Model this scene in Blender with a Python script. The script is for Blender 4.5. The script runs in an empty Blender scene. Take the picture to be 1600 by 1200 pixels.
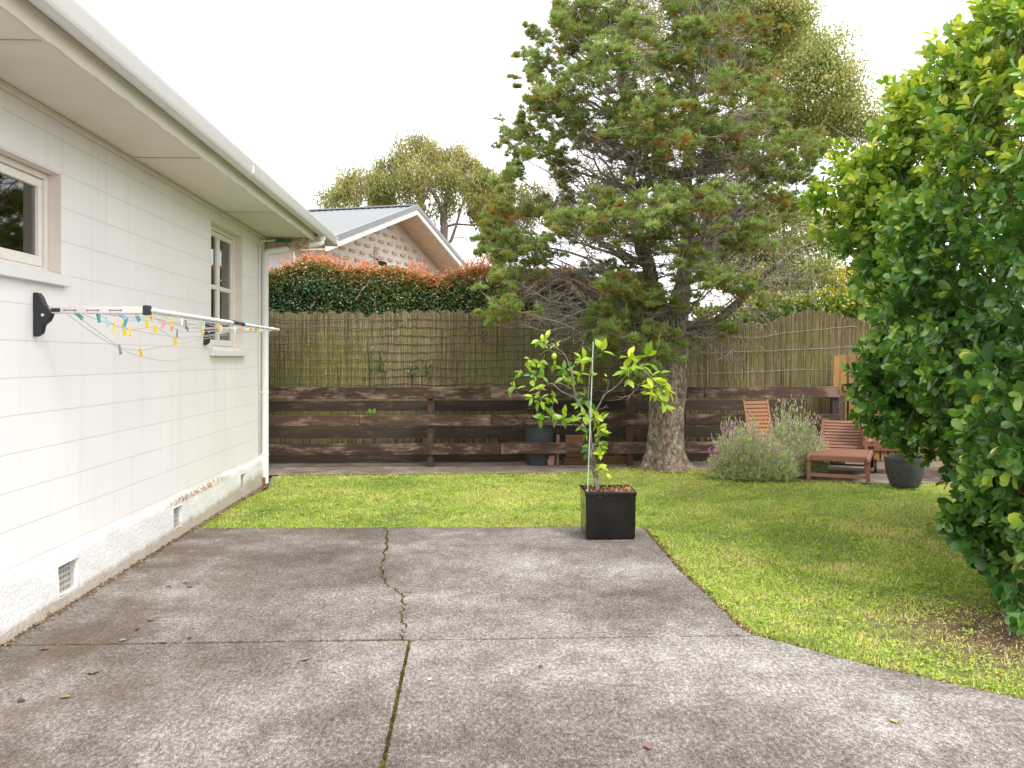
import bpy, bmesh, math, random
import numpy as np
from mathutils import Vector, Matrix
random.seed(7)
RS = np.random.RandomState(11)
PI = math.pi
scn = bpy.context.scene
COL = scn.collection

# ------------------------------------------------------------------ camera
F = 1450.0
CAMZ = 1.46
YAW = math.atan(65.0 / F)
SA, CA = math.sin(YAW), math.cos(YAW)
def P(px, py, d):
    r = (px - 800.0) / F * d
    return Vector((d * SA + r * CA, d * CA - r * SA, CAMZ - (py - 560.0) / F * d))
def G(px, py):
    return P(px, py, CAMZ * F / (py - 560.0))
cam_d = bpy.data.cameras.new('camera')
cam = bpy.data.objects.new('camera', cam_d); COL.objects.link(cam)
cam.location = (0, 0, CAMZ)
cam.rotation_euler = (PI / 2, 0, -YAW)
cam_d.sensor_width = 36; cam_d.lens = 36 * F / 1600.0
cam_d.shift_y = -40.0 / 1600.0
cam_d.clip_end = 5000
scn.camera = cam

# ------------------------------------------------------------------ material helpers
class NT:
    def __init__(s, name):
        s.m = bpy.data.materials.new(name); s.m.use_nodes = True
        s.t = s.m.node_tree; s.n = s.t.nodes; s.l = s.t.links
        s.n.clear()
        s.out = s.n.new('ShaderNodeOutputMaterial')
        s.b = s.n.new('ShaderNodeBsdfPrincipled')
        s.l.new(s.b.outputs[0], s.out.inputs[0])
    def N(s, typ, **kw):
        n = s.n.new(typ)
        for k, v in kw.items(): setattr(n, k, v)
        return n
    def put(s, sock, v):
        if v is None: return
        if isinstance(v, bpy.types.NodeSocket): s.l.new(v, sock)
        elif isinstance(v, (tuple, list)):
            sock.default_value = tuple(v) + (1,) if len(v) == 3 and sock.type == 'RGBA' else v
        else: sock.default_value = v
    def coord(s, kind='Object', scale=(1, 1, 1), rnd=0.0):
        tc = s.N('ShaderNodeTexCoord')
        src = tc.outputs[kind]
        if rnd:
            oi = s.N('ShaderNodeObjectInfo')
            a = s.N('ShaderNodeVectorMath', operation='SCALE')
            cx = s.N('ShaderNodeCombineXYZ')
            for i in range(3): s.l.new(oi.outputs['Random'], cx.inputs[i])
            s.l.new(cx.outputs[0], a.inputs[0]); a.inputs['Scale'].default_value = rnd
            ad = s.N('ShaderNodeVectorMath', operation='ADD')
            s.l.new(src, ad.inputs[0]); s.l.new(a.outputs[0], ad.inputs[1]); src = ad.outputs[0]
        mp = s.N('ShaderNodeMapping'); mp.inputs['Scale'].default_value = scale
        s.l.new(src, mp.inputs[0]); return mp.outputs[0]
    def geo(s):
        return s.N('ShaderNodeNewGeometry').outputs['Position']
    def noise(s, vec, scale, detail=4, rough=.55, dist=0):
        n = s.N('ShaderNodeTexNoise'); s.l.new(vec, n.inputs['Vector'])
        n.inputs['Scale'].default_value = scale; n.inputs['Detail'].default_value = detail
        n.inputs['Roughness'].default_value = rough; n.inputs['Distortion'].default_value = dist
        return n.outputs['Fac']
    def voro(s, vec, scale, feature='F1'):
        n = s.N('ShaderNodeTexVoronoi', feature=feature); s.l.new(vec, n.inputs['Vector'])
        n.inputs['Scale'].default_value = scale; return n.outputs['Distance']
    def ramp(s, fac, *stops):
        r = s.N('ShaderNodeValToRGB'); s.l.new(fac, r.inputs[0])
        el = r.color_ramp.elements
        while len(el) < len(stops): el.new(.5)
        for e, (p, c) in zip(el, stops):
            e.position = p
            e.color = (c, c, c, 1) if not isinstance(c, (tuple, list)) else tuple(c) + (1,)
        return r.outputs[0]
    def mix(s, fac, a, b, mode='MIX'):
        m = s.N('ShaderNodeMix', data_type='RGBA', blend_type=mode)
        s.put(m.inputs[0], fac); s.put(m.inputs[6], a); s.put(m.inputs[7], b)
        return m.outputs[2]
    def math(s, op, a, b=None, c=None):
        m = s.N('ShaderNodeMath', operation=op)
        s.put(m.inputs[0], a); s.put(m.inputs[1], b); s.put(m.inputs[2], c)
        return m.outputs[0]
    def sep(s, vec):
        n = s.N('ShaderNodeSeparateXYZ'); s.l.new(vec, n.inputs[0]); return n.outputs
    def attr(s, name='v'):
        n = s.N('ShaderNodeAttribute'); n.attribute_name = name; return n.outputs['Fac']
    def bump(s, h, strength=.3, dist=.01):
        b = s.N('ShaderNodeBump'); s.l.new(h, b.inputs['Height'])
        b.inputs['Strength'].default_value = strength; b.inputs['Distance'].default_value = dist
        s.l.new(b.outputs[0], s.b.inputs['Normal']); return b
    def set(s, col=None, rough=None, metal=None, spec=None):
        s.put(s.b.inputs['Base Color'], col); s.put(s.b.inputs['Roughness'], rough)
        s.put(s.b.inputs['Metallic'], metal); s.put(s.b.inputs['Specular IOR Level'], spec)
        return s.m

def plain(name, col, rough=.6, metal=0, var=.12, scale=8, spec=.5):
    t = NT(name); c = t.coord(); n = t.noise(c, scale, 5)
    lo = tuple(x * (1 - var) for x in col); hi = tuple(min(1, x * (1 + var)) for x in col)
    k = t.ramp(n, (.3, lo), (.7, hi))
    r = t.ramp(t.noise(c, scale * 3, 3), (.3, max(0, rough - .08)), (.7, min(1, rough + .08)))
    return t.set(k, r, metal, spec)

def leaf_mat(name, stops, rough=.4, trans=.25, spec=.5, tcol=(1.0, 1.0, .5)):
    t = NT(name)
    col = t.ramp(t.attr('v'), *stops)
    t.set(col, rough, 0, spec)
    tr = t.N('ShaderNodeBsdfTranslucent')
    t.l.new(t.mix(1.0, col, tcol, 'MULTIPLY'), tr.inputs[0])
    mx = t.N('ShaderNodeMixShader'); mx.inputs[0].default_value = trans
    t.l.new(t.b.outputs[0], mx.inputs[1]); t.l.new(tr.outputs[0], mx.inputs[2])
    t.l.new(mx.outputs[0], t.out.inputs[0])
    return t.m

def wood_mat(name, dark, light, peel=None, rough=.7, axis=0, gs=1.0, moss=None, peel_amt=.6):
    t = NT(name)
    sc = [22 * gs, 22 * gs, 22 * gs]; sc[axis] = 1.3 * gs
    c = t.coord('Object', tuple(sc), rnd=17.0)
    c2 = t.coord('Object', (1, 1, 1), rnd=9.0)
    g = t.noise(c, 1.6, 6, .6, 1.2)
    k = t.ramp(g, (.3, dark), (.72, light))
    if peel:
        sp = [3.0, 9, 9]; 
        if axis != 0: sp[0], sp[axis] = 9, 3.0
        m = t.math('MULTIPLY', t.ramp(t.noise(t.coord('Object', tuple(sp), rnd=31.0), 1.0, 5, .7), (peel_amt - .04, 0.0), (peel_amt + .1, 1.0)), t.ramp(g, (.4, 0.2), (.55, 1.0)))
        k = t.mix(m, k, peel)
    if moss:
        m = t.ramp(t.noise(c2, 5, 5, .7), (.5, 0.0), (.68, .8))
        k = t.mix(m, k, moss)
    oi = t.N('ShaderNodeObjectInfo')
    k = t.mix(.35, k, t.mix(oi.outputs['Random'], tuple(x * .5 for x in dark), tuple(min(1, x * 1.5) for x in light)), 'MIX')
    t.bump(g, .35, .004)
    return t.set(k, rough, 0, .3)

# ------------------------------------------------------------------ mesh helpers
def tag(o, label=None, cat=None, group=None, kind=None):
    if label: o['label'] = label
    if cat: o['category'] = cat
    if group: o['group'] = group
    if kind: o['kind'] = kind
    return o
def link(o, parent=None):
    COL.objects.link(o)
    if parent is not None: o.parent = parent
    return o
def empty(name, loc=(0, 0, 0), rz=0.0, label=None, cat=None, group=None):
    o = bpy.data.objects.new(name, None); o.empty_display_size = .2
    COL.objects.link(o); o.location = loc; o.rotation_euler = (0, 0, rz)
    return tag(o, label, cat, group)
def copy_tree(o, parent=None):
    c = o.copy(); COL.objects.link(c); c.parent = parent
    for ch in list(o.children): copy_tree(ch, c)
    return c

class MB:
    def __init__(s): s.v = []; s.f = []
    def box(s, x0, x1, y0, y1, z0, z1, M=None):
        b = len(s.v)
        pts = [Vector((x, y, z)) for z in (z0, z1) for y in (y0, y1) for x in (x0, x1)]
        if M is not None: pts = [M @ p for p in pts]
        s.v += [tuple(p) for p in pts]
        for f in ((0, 2, 3, 1), (4, 5, 7, 6), (0, 1, 5, 4), (2, 6, 7, 3), (0, 4, 6, 2), (1, 3, 7, 5)):
            s.f.append(tuple(b + i for i in f))
        return s
    def tube(s, pts, rad, n=8, cap=True, wob=0.0):
        pts = [Vector(p) for p in pts]
        if not isinstance(rad, (list, tuple)): rad = [rad] * len(pts)
        b = len(s.v); ref = None
        for i, p in enumerate(pts):
            a = pts[max(0, i - 1)]; c = pts[min(len(pts) - 1, i + 1)]
            d = (c - a)
            if d.length < 1e-9: d = Vector((0, 0, 1))
            d.normalize()
            if ref is None:
                ref = Vector((1, 0, 0)) if abs(d.x) < .8 else Vector((0, 1, 0))
            u = (ref - d * ref.dot(d)).normalized(); w = d.cross(u); ref = u
            for k in range(n):
                t = 2 * PI * k / n
                r = rad[i] * (1 + (random.uniform(-wob, wob) if wob else 0))
                s.v.append(tuple(p + u * (math.cos(t) * r) + w * (math.sin(t) * r)))
        for i in range(len(pts) - 1):
            for k in range(n):
                a = b + i * n + k; c = b + i * n + (k + 1) % n
                s.f.append((a, c, c + n, a + n))
        if cap:
            s.f.append(tuple(b + k for k in range(n))[::-1])
            s.f.append(tuple(b + (len(pts) - 1) * n + k for k in range(n)))
        return s
    def lathe(s, prof, c=(0, 0, 0), n=32):
        b = len(s.v)
        for (r, z) in prof:
            for k in range(n):
                t = 2 * PI * k / n
                s.v.append((c[0] + r * math.cos(t), c[1] + r * math.sin(t), c[2] + z))
        for i in range(len(prof) - 1):
            for k in range(n):
                a = b + i * n + k; e = b + i * n + (k + 1) % n
                s.f.append((a, e, e + n, a + n))
        return s
    def prism(s, prof, a, axis='y', b=None):
        # prof: closed list of 2d points; axis y: points are (x,z) extruded y a..b ; x: (y,z); z: (x,y)
        i0 = len(s.v); n = len(prof)
        for t in (a, b):
            for (p, q) in prof:
                s.v.append((p, t, q) if axis == 'y' else ((t, p, q) if axis == 'x' else (p, q, t)))
        s.f.append(tuple(i0 + k for k in range(n))); s.f.append(tuple(i0 + n + k for k in range(n))[::-1])
        for k in range(n):
            k2 = (k + 1) % n
            s.f.append((i0 + k, i0 + n + k, i0 + n + k2, i0 + k2))
        return s
    def build(s, name, mat, parent=None, smooth=False, bevel=0, segs=2, loc=None, fix=True):
        me = bpy.data.meshes.new(name); me.from_pydata(s.v, [], s.f)
        if fix:
            bm = bmesh.new(); bm.from_mesh(me); bmesh.ops.recalc_face_normals(bm, faces=bm.faces[:]); bm.to_mesh(me); bm.free()
        me.materials.append(mat)
        o = bpy.data.objects.new(name, me); link(o, parent)
        if loc is not None:
            L = Vector(loc)
            me.transform(Matrix.Translation(-L)); o.location = L
        if smooth:
            me.polygons.foreach_set('use_smooth', [True] * len(me.polygons))
            if smooth == 'auto':
                try: me.set_sharp_from_angle(angle=math.radians(40))
                except Exception: pass
        if bevel:
            m = o.modifiers.new('bevel', 'BEVEL'); m.width = bevel; m.segments = segs; m.limit_method = 'ANGLE'
            me.polygons.foreach_set('use_smooth', [True] * len(me.polygons))
            try: me.set_sharp_from_angle(angle=math.radians(40))
            except Exception: pass
        return o

def npmesh(name, mat, V, loops, starts, v=None, parent=None, smooth=False):
    me = bpy.data.meshes.new(name)
    me.vertices.add(len(V)); me.vertices.foreach_set('co', np.ascontiguousarray(V, dtype=np.float32).ravel())
    me.loops.add(len(loops)); me.loops.foreach_set('vertex_index', np.ascontiguousarray(loops, dtype=np.int32))
    me.polygons.add(len(starts)); me.polygons.foreach_set('loop_start', np.ascontiguousarray(starts, dtype=np.int32))
    if smooth: me.polygons.foreach_set('use_smooth', np.ones(len(starts), dtype=bool))
    me.update(calc_edges=True)
    if v is not None:
        a = me.attributes.new('v', 'FLOAT', 'POINT'); a.data.foreach_set('value', np.ascontiguousarray(v, dtype=np.float32))
    me.materials.append(mat)
    o = bpy.data.objects.new(name, me); link(o, parent)
    return o
def unit(a):
    return a / np.maximum(np.linalg.norm(a, axis=1, keepdims=True), 1e-9)
T_LEAF = (np.array([[0, 0, 0], [-.36, .3, .07], [0, .33, 0], [.36, .3, .07], [-.5, .66, .05], [0, .68, -.03], [.5, .66, .05], [-.3, .92, -.03], [0, 1.0, -.09], [.3, .92, -.03]]),
          [(0, 2, 1), (0, 3, 2), (1, 2, 5, 4), (2, 3, 6, 5), (4, 5, 8, 7), (5, 6, 9, 8)])
T_LEAF2 = (np.array([[0, 0, 0], [-.4, .3, .05], [0, .35, 0], [.4, .3, .05], [-.42, .6, .03], [0, .65, -.02], [.42, .6, .03], [0, 1.0, -.12]]),
           [(0, 2, 1), (0, 3, 2), (1, 2, 5, 4), (2, 3, 6, 5), (4, 5, 7), (5, 6, 7)])
T_SIMPLE = (np.array([[0, 0, 0], [-.5, .5, .08], [0, 1, 0], [.5, .5, .08]]), [(0, 3, 2), (0, 2, 1)])
T_NEEDLE = (np.array([[-.5, 0, 0], [.5, 0, 0], [0, 1, 0]]), [(0, 1, 2)])
T_BLADE = (np.array([[-.5, 0, 0], [.5, 0, 0], [.32, .6, .06], [-.32, .6, .06], [0, 1, .25]]), [(0, 1, 2, 3), (3, 2, 4)])
def scatter(name, mat, pos, dr, nrm, L, W, tmpl, v, parent=None, smooth=False):
    T, Fc = tmpl
    n = len(pos)
    y = unit(np.asarray(dr, float)); z = np.asarray(nrm, float)
    z = z - y * (z * y).sum(1, keepdims=True)
    bad = np.linalg.norm(z, axis=1) < 1e-4
    z[bad] = np.array([.3, .5, .8]); z = z - y * (z * y).sum(1, keepdims=True)
    z = unit(z); x = np.cross(y, z)
    L = np.broadcast_to(L, (n,)); W = np.broadcast_to(W, (n,))
    V = pos[:, None, :] + x[:, None, :] * (W[:, None] * T[None, :, 0])[..., None] + y[:, None, :] * (L[:, None] * T[None, :, 1])[..., None] \
        + z[:, None, :] * (L[:, None] * T[None, :, 2])[..., None]
    k = len(T)
    base = (np.arange(n) * k)[:, None]
    tl = np.array([i for f in Fc for i in f]); ts = np.cumsum([0] + [len(f) for f in Fc])[:-1]
    loops = (base + tl[None, :]).ravel()
    starts = ((np.arange(n) * len(tl))[:, None] + ts[None, :]).ravel()
    vv = np.repeat(np.broadcast_to(v, (n,)), k)
    return npmesh(name, mat, V.reshape(-1, 3), loops, starts, vv, parent, smooth)
def rdir(n, rs=RS):
    return unit(rs.normal(size=(n, 3)))
_lat = RS.rand(64, 64, 8)
def vnoise(x, y, s, ch=0):
    x = x * s; y = y * s
    xi = np.floor(x).astype(int); yi = np.floor(y).astype(int); fx = x - xi; fy = y - yi
    fx = fx * fx * (3 - 2 * fx); fy = fy * fy * (3 - 2 * fy)
    g = lambda a, b: _lat[a % 64, b % 64, ch]
    return (g(xi, yi) * (1 - fx) + g(xi + 1, yi) * fx) * (1 - fy) + (g(xi, yi + 1) * (1 - fx) + g(xi + 1, yi + 1) * fx) * fy
def fbm(x, y, s, ch=0):
    return (vnoise(x, y, s, ch) + .5 * vnoise(x + 7, y + 3, s * 2.1, ch + 1) + .25 * vnoise(x + 1, y + 9, s * 4.3, ch + 2)) / 1.75
def inpoly(x, y, poly):
    c = np.zeros(len(x), bool); n = len(poly)
    for i in range(n):
        x0, y0 = poly[i][:2]; x1, y1 = poly[(i + 1) % n][:2]
        if y0 == y1: continue
        cond = ((y0 > y) != (y1 > y)) & (x < (x1 - x0) * (y - y0) / (y1 - y0) + x0)
        c ^= cond
    return c
def polydist(x, y, line):
    d = np.full(len(x), 1e9)
    for a, b in zip(line[:-1], line[1:]):
        ax, ay = a[:2]; bx, by = b[:2]; vx, vy = bx - ax, by - ay
        t = np.clip(((x - ax) * vx + (y - ay) * vy) / (vx * vx + vy * vy + 1e-12), 0, 1)
        d = np.minimum(d, np.hypot(x - ax - t * vx, y - ay - t * vy))
    return d

# ------------------------------------------------------------------ materials
def concrete_mat():
    t = NT('concrete'); g = t.geo()
    mp = t.N('ShaderNodeMapping'); mp.inputs['Location'].default_value = (3.1, 1.7, 0); t.l.new(g, mp.inputs[0]); g = mp.outputs[0]
    big = t.noise(g, .75, 5, .6, .4)
    sq = t.N('ShaderNodeMapping'); sq.inputs['Scale'].default_value = (1, .5, 1); t.l.new(g, sq.inputs[0]); sq = sq.outputs[0]
    mid = t.noise(sq, 9, 6, .75)
    fine = t.noise(sq, 60, 4, .8)
    spk = t.noise(sq, 190, 3, .7)
    f1 = t.math('ADD', t.math('MULTIPLY', big, .56), t.math('MULTIPLY', mid, .34))
    f1 = t.math('ADD', f1, t.math('MULTIPLY', fine, .74))
    f1 = t.math('ADD', f1, t.math('MULTIPLY', spk, .66))
    k = t.ramp(f1, (.80, (.052, .042, .034)), (.95, (.132, .112, .096)), (1.08, (.232, .207, .187)), (1.25, (.51, .48, .45)))
    # ramp positions are clamped to 0..1 so rescale
    r = k.node; f2 = t.math('MULTIPLY', f1, .615); t.l.new(f2, r.inputs[0])
    for e, p in zip(r.color_ramp.elements, (.60, .672, .735, .825)): e.position = p
    # pale aggregate grains and dark pits
    v = t.voro(g, 75); v2 = t.noise(g, 30, 2)
    k = t.mix(t.math('MULTIPLY', t.ramp(v, (.10, 1.0), (.17, 0.0)), t.ramp(v2, (.56, 0.0), (.66, .7))), k, (.50, .46, .40))
    k = t.mix(t.ramp(t.noise(g, 140, 2), (.63, 0.0), (.70, .8)), k, (.05, .045, .04))
    # brown organic stain by the wall and the lawn edge
    s = t.sep(t.geo())
    nearwall = t.ramp(t.math('MULTIPLY', t.math('ADD', s[0], 2.4), .4), (0.0, 1.0), (.62, .15), (1.0, 0.0))
    far = t.ramp(t.math('MULTIPLY', t.math('SUBTRACT', 8.1, s[1]), .5), (0.0, .9), (.5, 0.0))
    st = t.math('MULTIPLY', t.math('MAXIMUM', nearwall, far), t.ramp(t.noise(g, 2.2, 6, .7), (.42, 0.15), (.62, .9)))
    k = t.mix(st, k, (.105, .072, .045))
    k = t.mix(t.math('MULTIPLY', t.ramp(t.noise(g, 5, 6, .75), (.6, 0.0), (.7, .55)), nearwall), k, (.24, .13, .04))
    t.bump(t.math('ADD', fine, t.math('MULTIPLY', spk, .8)), .5, .004)
    return t.set(k, .88, 0, .3)
M_conc = concrete_mat()
def soil_mat():
    t = NT('soil'); g = t.geo()
    k = t.ramp(t.noise(g, 14, 6, .7), (.3, (.045, .03, .018)), (.55, (.12, .085, .05)), (.75, (.22, .17, .11)))
    k = t.mix(t.ramp(t.noise(g, 60, 3, .7), (.55, 0.0), (.7, .7)), k, (.28, .2, .13))
    t.bump(t.noise(g, 50, 5, .7), .7, .02)
    return t.set(k, .95, 0, .2)
M_soil = soil_mat()
def lawnbase_mat():
    t = NT('lawn_thatch'); g = t.geo()
    k = t.ramp(t.noise(g, 30, 5, .7), (.3, (.10, .12, .03)), (.55, (.25, .26, .08)), (.75, (.42, .36, .18)))
    s = t.sep(g); dx = t.math('SUBTRACT', s[0], 3.05); dy = t.math('SUBTRACT', s[1], 4.75)
    dd = t.math('SQRT', t.math('ADD', t.math('MULTIPLY', dx, dx), t.math('MULTIPLY', dy, dy)))
    bm_ = t.ramp(t.math('ADD', t.math('MULTIPLY', dd, .6), t.math('MULTIPLY', t.noise(g, 3, 4), .5)), (.48, 1.0), (.85, 0.0))
    k = t.mix(bm_, k, t.ramp(t.noise(g, 40, 5, .7), (.3, (.07, .045, .028)), (.55, (.16, .11, .07)), (.75, (.34, .26, .18))))
    t.bump(t.noise(g, 60, 4, .7), .6, .015)
    return t.set(k, .95, 0, .2)
M_lawn = lawnbase_mat()
def path_mat():
    t = NT('path_concrete'); g = t.geo()
    k = t.ramp(t.noise(g, 3, 7, .7), (.3, (.10, .075, .055)), (.5, (.19, .15, .12)), (.72, (.33, .28, .23)))
    t.bump(t.noise(g, 60, 4, .7), .4, .006)
    return t.set(k, .92, 0, .2)
M_path = path_mat()
def wall_mat():
    t = NT('painted_block'); g = t.geo(); s = t.sep(g)
    cz = t.math('ADD', s[2], -.155 + 2.0)
    cy = t.math('ADD', s[1], -.02)
    cm = t.N('ShaderNodeCombineXYZ'); t.l.new(cy, cm.inputs[0]); t.l.new(cz, cm.inputs[1])
    wob = t.noise(g, 3.0, 2); 
    b = t.N('ShaderNodeTexBrick'); t.l.new(cm.outputs[0], b.inputs['Vector'])
    b.offset = .5; b.inputs['Scale'].default_value = 1.0; b.inputs['Mortar Size'].default_value = .0028
    b.inputs['Mortar Smooth'].default_value = .35; b.inputs['Brick Width'].default_value = .4; b.inputs['Row Height'].default_value = .2
    b.inputs['Color1'].default_value = (1, 1, 1, 1); b.inputs['Color2'].default_value = (1, 1, 1, 1); b.inputs['Mortar'].default_value = (0, 0, 0, 1)
    # horizontal joints on their own (vertical ones are fainter)
    fr = t.math('FRACT', t.math('MULTIPLY', cz, 5.0))
    dz = t.math('MINIMUM', fr, t.math('SUBTRACT', 1.0, fr))
    hz = t.ramp(dz, (.006, 1.0), (.017, 0.0))
    allj = t.math('SUBTRACT', 1.0, b.outputs['Color'])
    j = t.math('MAXIMUM', t.math('MULTIPLY', allj, t.ramp(t.noise(g, 1.5, 3), (.4, .04), (.6, .2))), hz)
    base = t.ramp(t.noise(g, 1.3, 5, .6), (.3, (.835, .815, .81)), (.7, (.88, .86, .855)))
    k = t.mix(t.math('MULTIPLY', j, .45), base, (.38, .36, .32))
    # thin run marks
    str_ = t.N('ShaderNodeMapping'); str_.inputs['Scale'].default_value = (14, 14, .5); t.l.new(g, str_.inputs[0])
    k = t.mix(t.ramp(t.noise(str_.outputs[0], 1, 4, .6), (.52, 0.0), (.78, .34)), k, (.66, .64, .58))
    h = t.math('SUBTRACT', t.math('MULTIPLY', t.noise(g, 45, 4, .6), .10), j)
    t.bump(h, .3, .005)
    return t.set(k, .6, 0, .35)
M_wall = wall_mat()
def plaster_mat():
    t = NT('rough_plaster'); g = t.geo(); s = t.sep(g)
    base = t.ramp(t.noise(g, 2.5, 5, .6), (.3, (.78, .78, .76)), (.7, (.87, .87, .86)))
    n = t.noise(g, 7, 6, .75)
    # dirt rising from the ground, stronger towards the far corner
    up = t.math('MULTIPLY', s[2], t.ramp(t.math('MULTIPLY', t.math('SUBTRACT', s[1], 4.0), .16), (0.0, 14.0), (1.0, 5.0)))
    d = t.ramp(t.math('ADD', t.math('SUBTRACT', up, .16), t.math('MULTIPLY', n, -.9)), (0.0, 1.0), (.35, 0.0))
    k = t.mix(t.math('MULTIPLY', d, .7), base, t.mix(t.noise(g, 12, 3), (.26, .18, .11), (.52, .42, .30)))
    # flaked paint along the top edge
    fl = t.math('MULTIPLY', t.ramp(t.math('ABSOLUTE', t.math('SUBTRACT', s[2], .295)), (.018, 1.0), (.045, 0.0)),
                t.math('MULTIPLY', t.ramp(t.math('ABSOLUTE', t.math('SUBTRACT', s[1], 8.35)), (.6, 1.0), (.95, 0.0)), t.ramp(t.noise(g, 26, 4, .7), (.49, 0.0), (.53, 1.0))))
    k = t.mix(fl, k, (.46, .28, .15))
    k = t.mix(t.ramp(t.noise(g, 40, 2, .7), (.66, 0.0), (.70, .6)), k, (.35, .32, .28))
    t.bump(t.math('ADD', t.noise(g, 28, 5, .7), t.math('MULTIPLY', fl, -.4)), .75, .02)
    return t.set(k, .8, 0, .3)
M_plaster = plaster_mat()
def soffit_mat():
    t = NT('soffit_paint'); g = t.geo()
    k = t.ramp(t.noise(g, 1.6, 5, .6), (.3, (.70, .65, .57)), (.7, (.77, .73, .66)))
    k = t.mix(t.ramp(t.noise(g, 6, 6, .75), (.66, 0.0), (.71, .55)), k, (.58, .42, .28))
    return t.set(k, .7, 0, .3)
M_soffit = soffit_mat()
def trim_mat(name, base, peel=(.35, .26, .17), amt=.62):
    t = NT(name); g = t.geo()
    k = t.ramp(t.noise(g, 3, 4, .6), (.3, tuple(x * .95 for x in base)), (.7, base))
    k = t.mix(t.ramp(t.noise(g, 16, 6, .75), (amt, 0.0), (amt + .04, .85)), k, peel)
    t.bump(t.noise(g, 30, 4, .6), .2, .004)
    return t.set(k, .6, 0, .4)
M_fascia = trim_mat('weathered_fascia', (.70, .66, .57), amt=.66)
M_endboard = trim_mat('flaking_board', (.50, .42, .30), (.26, .15, .08), amt=.5)
M_frame = plain('cream_window_paint', (.83, .80, .73), .45, var=.04)
M_reveal = plain('reveal_paint', (.76, .68, .61), .6, var=.05)
M_gutter = trim_mat('white_gutter', (.80, .80, .79), (.45, .42, .36), .66)
M_pipe = plain('white_plastic_pipe', (.80, .79, .77), .4, var=.03)
M_rust = plain('rusty_pipe', (.22, .09, .055), .85, var=.4, scale=30)
M_green = plain('green_plastic', (.01, .16, .08), .5, var=.1)
M_vent = plain('vent_grey', (.44, .41, .37), .8, var=.2, scale=30)
M_roof = plain('grey_roof', (.42, .43, .43), .5, var=.05)
M_roofdark = plain('dark_grey_flashing', (.20, .21, .22), .45, var=.05)
M_dark = plain('dark_inside', (.03, .03, .03), .9)
M_curtain = plain('pale_curtain', (.55, .50, .44), .9, var=.1)
def glass_mat():
    t = NT('window_glass')
    fr = t.N('ShaderNodeFresnel'); fr.inputs[0].default_value = 1.6
    gl = t.N('ShaderNodeBsdfGlossy'); gl.inputs['Roughness'].default_value = .015
    tr = t.N('ShaderNodeBsdfTransparent'); tr.inputs[0].default_value = (.82, .84, .82, 1)
    mx = t.N('ShaderNodeMixShader'); t.l.new(t.math('ADD', fr.outputs[0], .06), mx.inputs[0])
    t.l.new(tr.outputs[0], mx.inputs[1]); t.l.new(gl.outputs[0], mx.inputs[2]); t.l.new(mx.outputs[0], t.out.inputs[0])
    return t.m
M_glass = glass_mat()
M_fence = wood_mat('dark_stained_timber', (.020, .011, .008), (.10, .055, .038), (.40, .28, .22), .75, 0, peel_amt=.52, moss=(.060, .056, .026))
M_fenceback = wood_mat('dark_timber_behind', (.024, .016, .012), (.085, .060, .044), (.20, .15, .12), .8, 0, peel_amt=.58, moss=(.055, .056, .024))
M_post = wood_mat('dark_timber_post', (.03, .018, .014), (.095, .056, .044), (.18, .12, .10), .8, 2)
M_paling = wood_mat('orange_lichen_paling', (.13, .075, .03), (.34, .19, .07), (.40, .21, .03), .8, 2, peel_amt=.52)
M_log = wood_mat('old_timber', (.08, .04, .018), (.24, .13, .06), None, .8, 0)
M_teak = wood_mat('oiled_hardwood', (.15, .068, .040), (.29, .140, .088), None, .5, 0, gs=1.0)
M_teak2 = wood_mat('golden_hardwood', (.18, .075, .030), (.32, .15, .06), None, .55, 0)
def reed_mat():
    t = NT('brushwood'); g = t.geo(); s = t.sep(g)
    v = t.attr('v')
    k = t.ramp(v, (0.0, (.03, .022, .015)), (.22, (.13, .10, .06)), (.5, (.33, .285, .14)), (.75, (.48, .42, .24)), (1.0, (.68, .58, .42)))
    li = t.ramp(t.noise(g, 1.1, 5, .65), (.42, 0.0), (.6, .75))
    low = t.ramp(t.math('SUBTRACT', s[2], 1.0), (.0, 1.0), (.75, .75), (1.0, .1))
    k = t.mix(t.math('MULTIPLY', t.math('MULTIPLY', li, low), t.ramp(v, (.25, .2), (.6, 1.0))), k, (.32, .33, .065))
    k = t.mix(t.math('MULTIPLY', t.ramp(t.noise(g, 2.7, 4, .6), (.5, 0.0), (.66, .5)), t.ramp(v, (.2, 0.0), (.6, 1.0))), k, (.40, .28, .21))
    return t.set(k, .85, 0, .2)
M_reed = reed_mat()
M_wire = plain('galvanised_wire', (.42, .42, .40), .5, .6)
M_wired = plain('dark_wire', (.05, .045, .04), .7)
def bark_mat(name, a, b, c, lichen=None, sc=1.0):
    t = NT(name); g = t.geo()
    mp = t.N('ShaderNodeMapping'); mp.inputs['Scale'].default_value = (1, 1, .45); t.l.new(g, mp.inputs[0])
    n = t.noise(mp.outputs[0], 22 * sc, 6, .7, .6); v = t.voro(mp.outputs[0], 26 * sc)
    k = t.ramp(n, (.32, a), (.5, b), (.7, c))
    k = t.mix(t.ramp(v, (.35, 0.0), (.75, .6)), k, a)
    if lichen: k = t.mix(t.ramp(t.noise(g, 9 * sc, 6, .75), (.52, 0.0), (.62, .8)), k, lichen)
    t.bump(t.math('SUBTRACT', n, v), .9, .03)
    return t.set(k, .9, 0, .2)
M_bark = bark_mat('lichen_bark', (.075, .05, .035), (.24, .175, .13), (.42, .34, .28), (.40, .42, .30))
M_twig = bark_mat('grey_twig', (.22, .18, .15), (.38, .33, .28), (.55, .50, .45))
M_barkw = bark_mat('pale_bark', (.15, .12, .10), (.28, .24, .2), (.42, .38, .33))
M_barkb = bark_mat('brown_twig', (.05, .035, .02), (.12, .08, .05), (.2, .15, .1))
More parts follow.
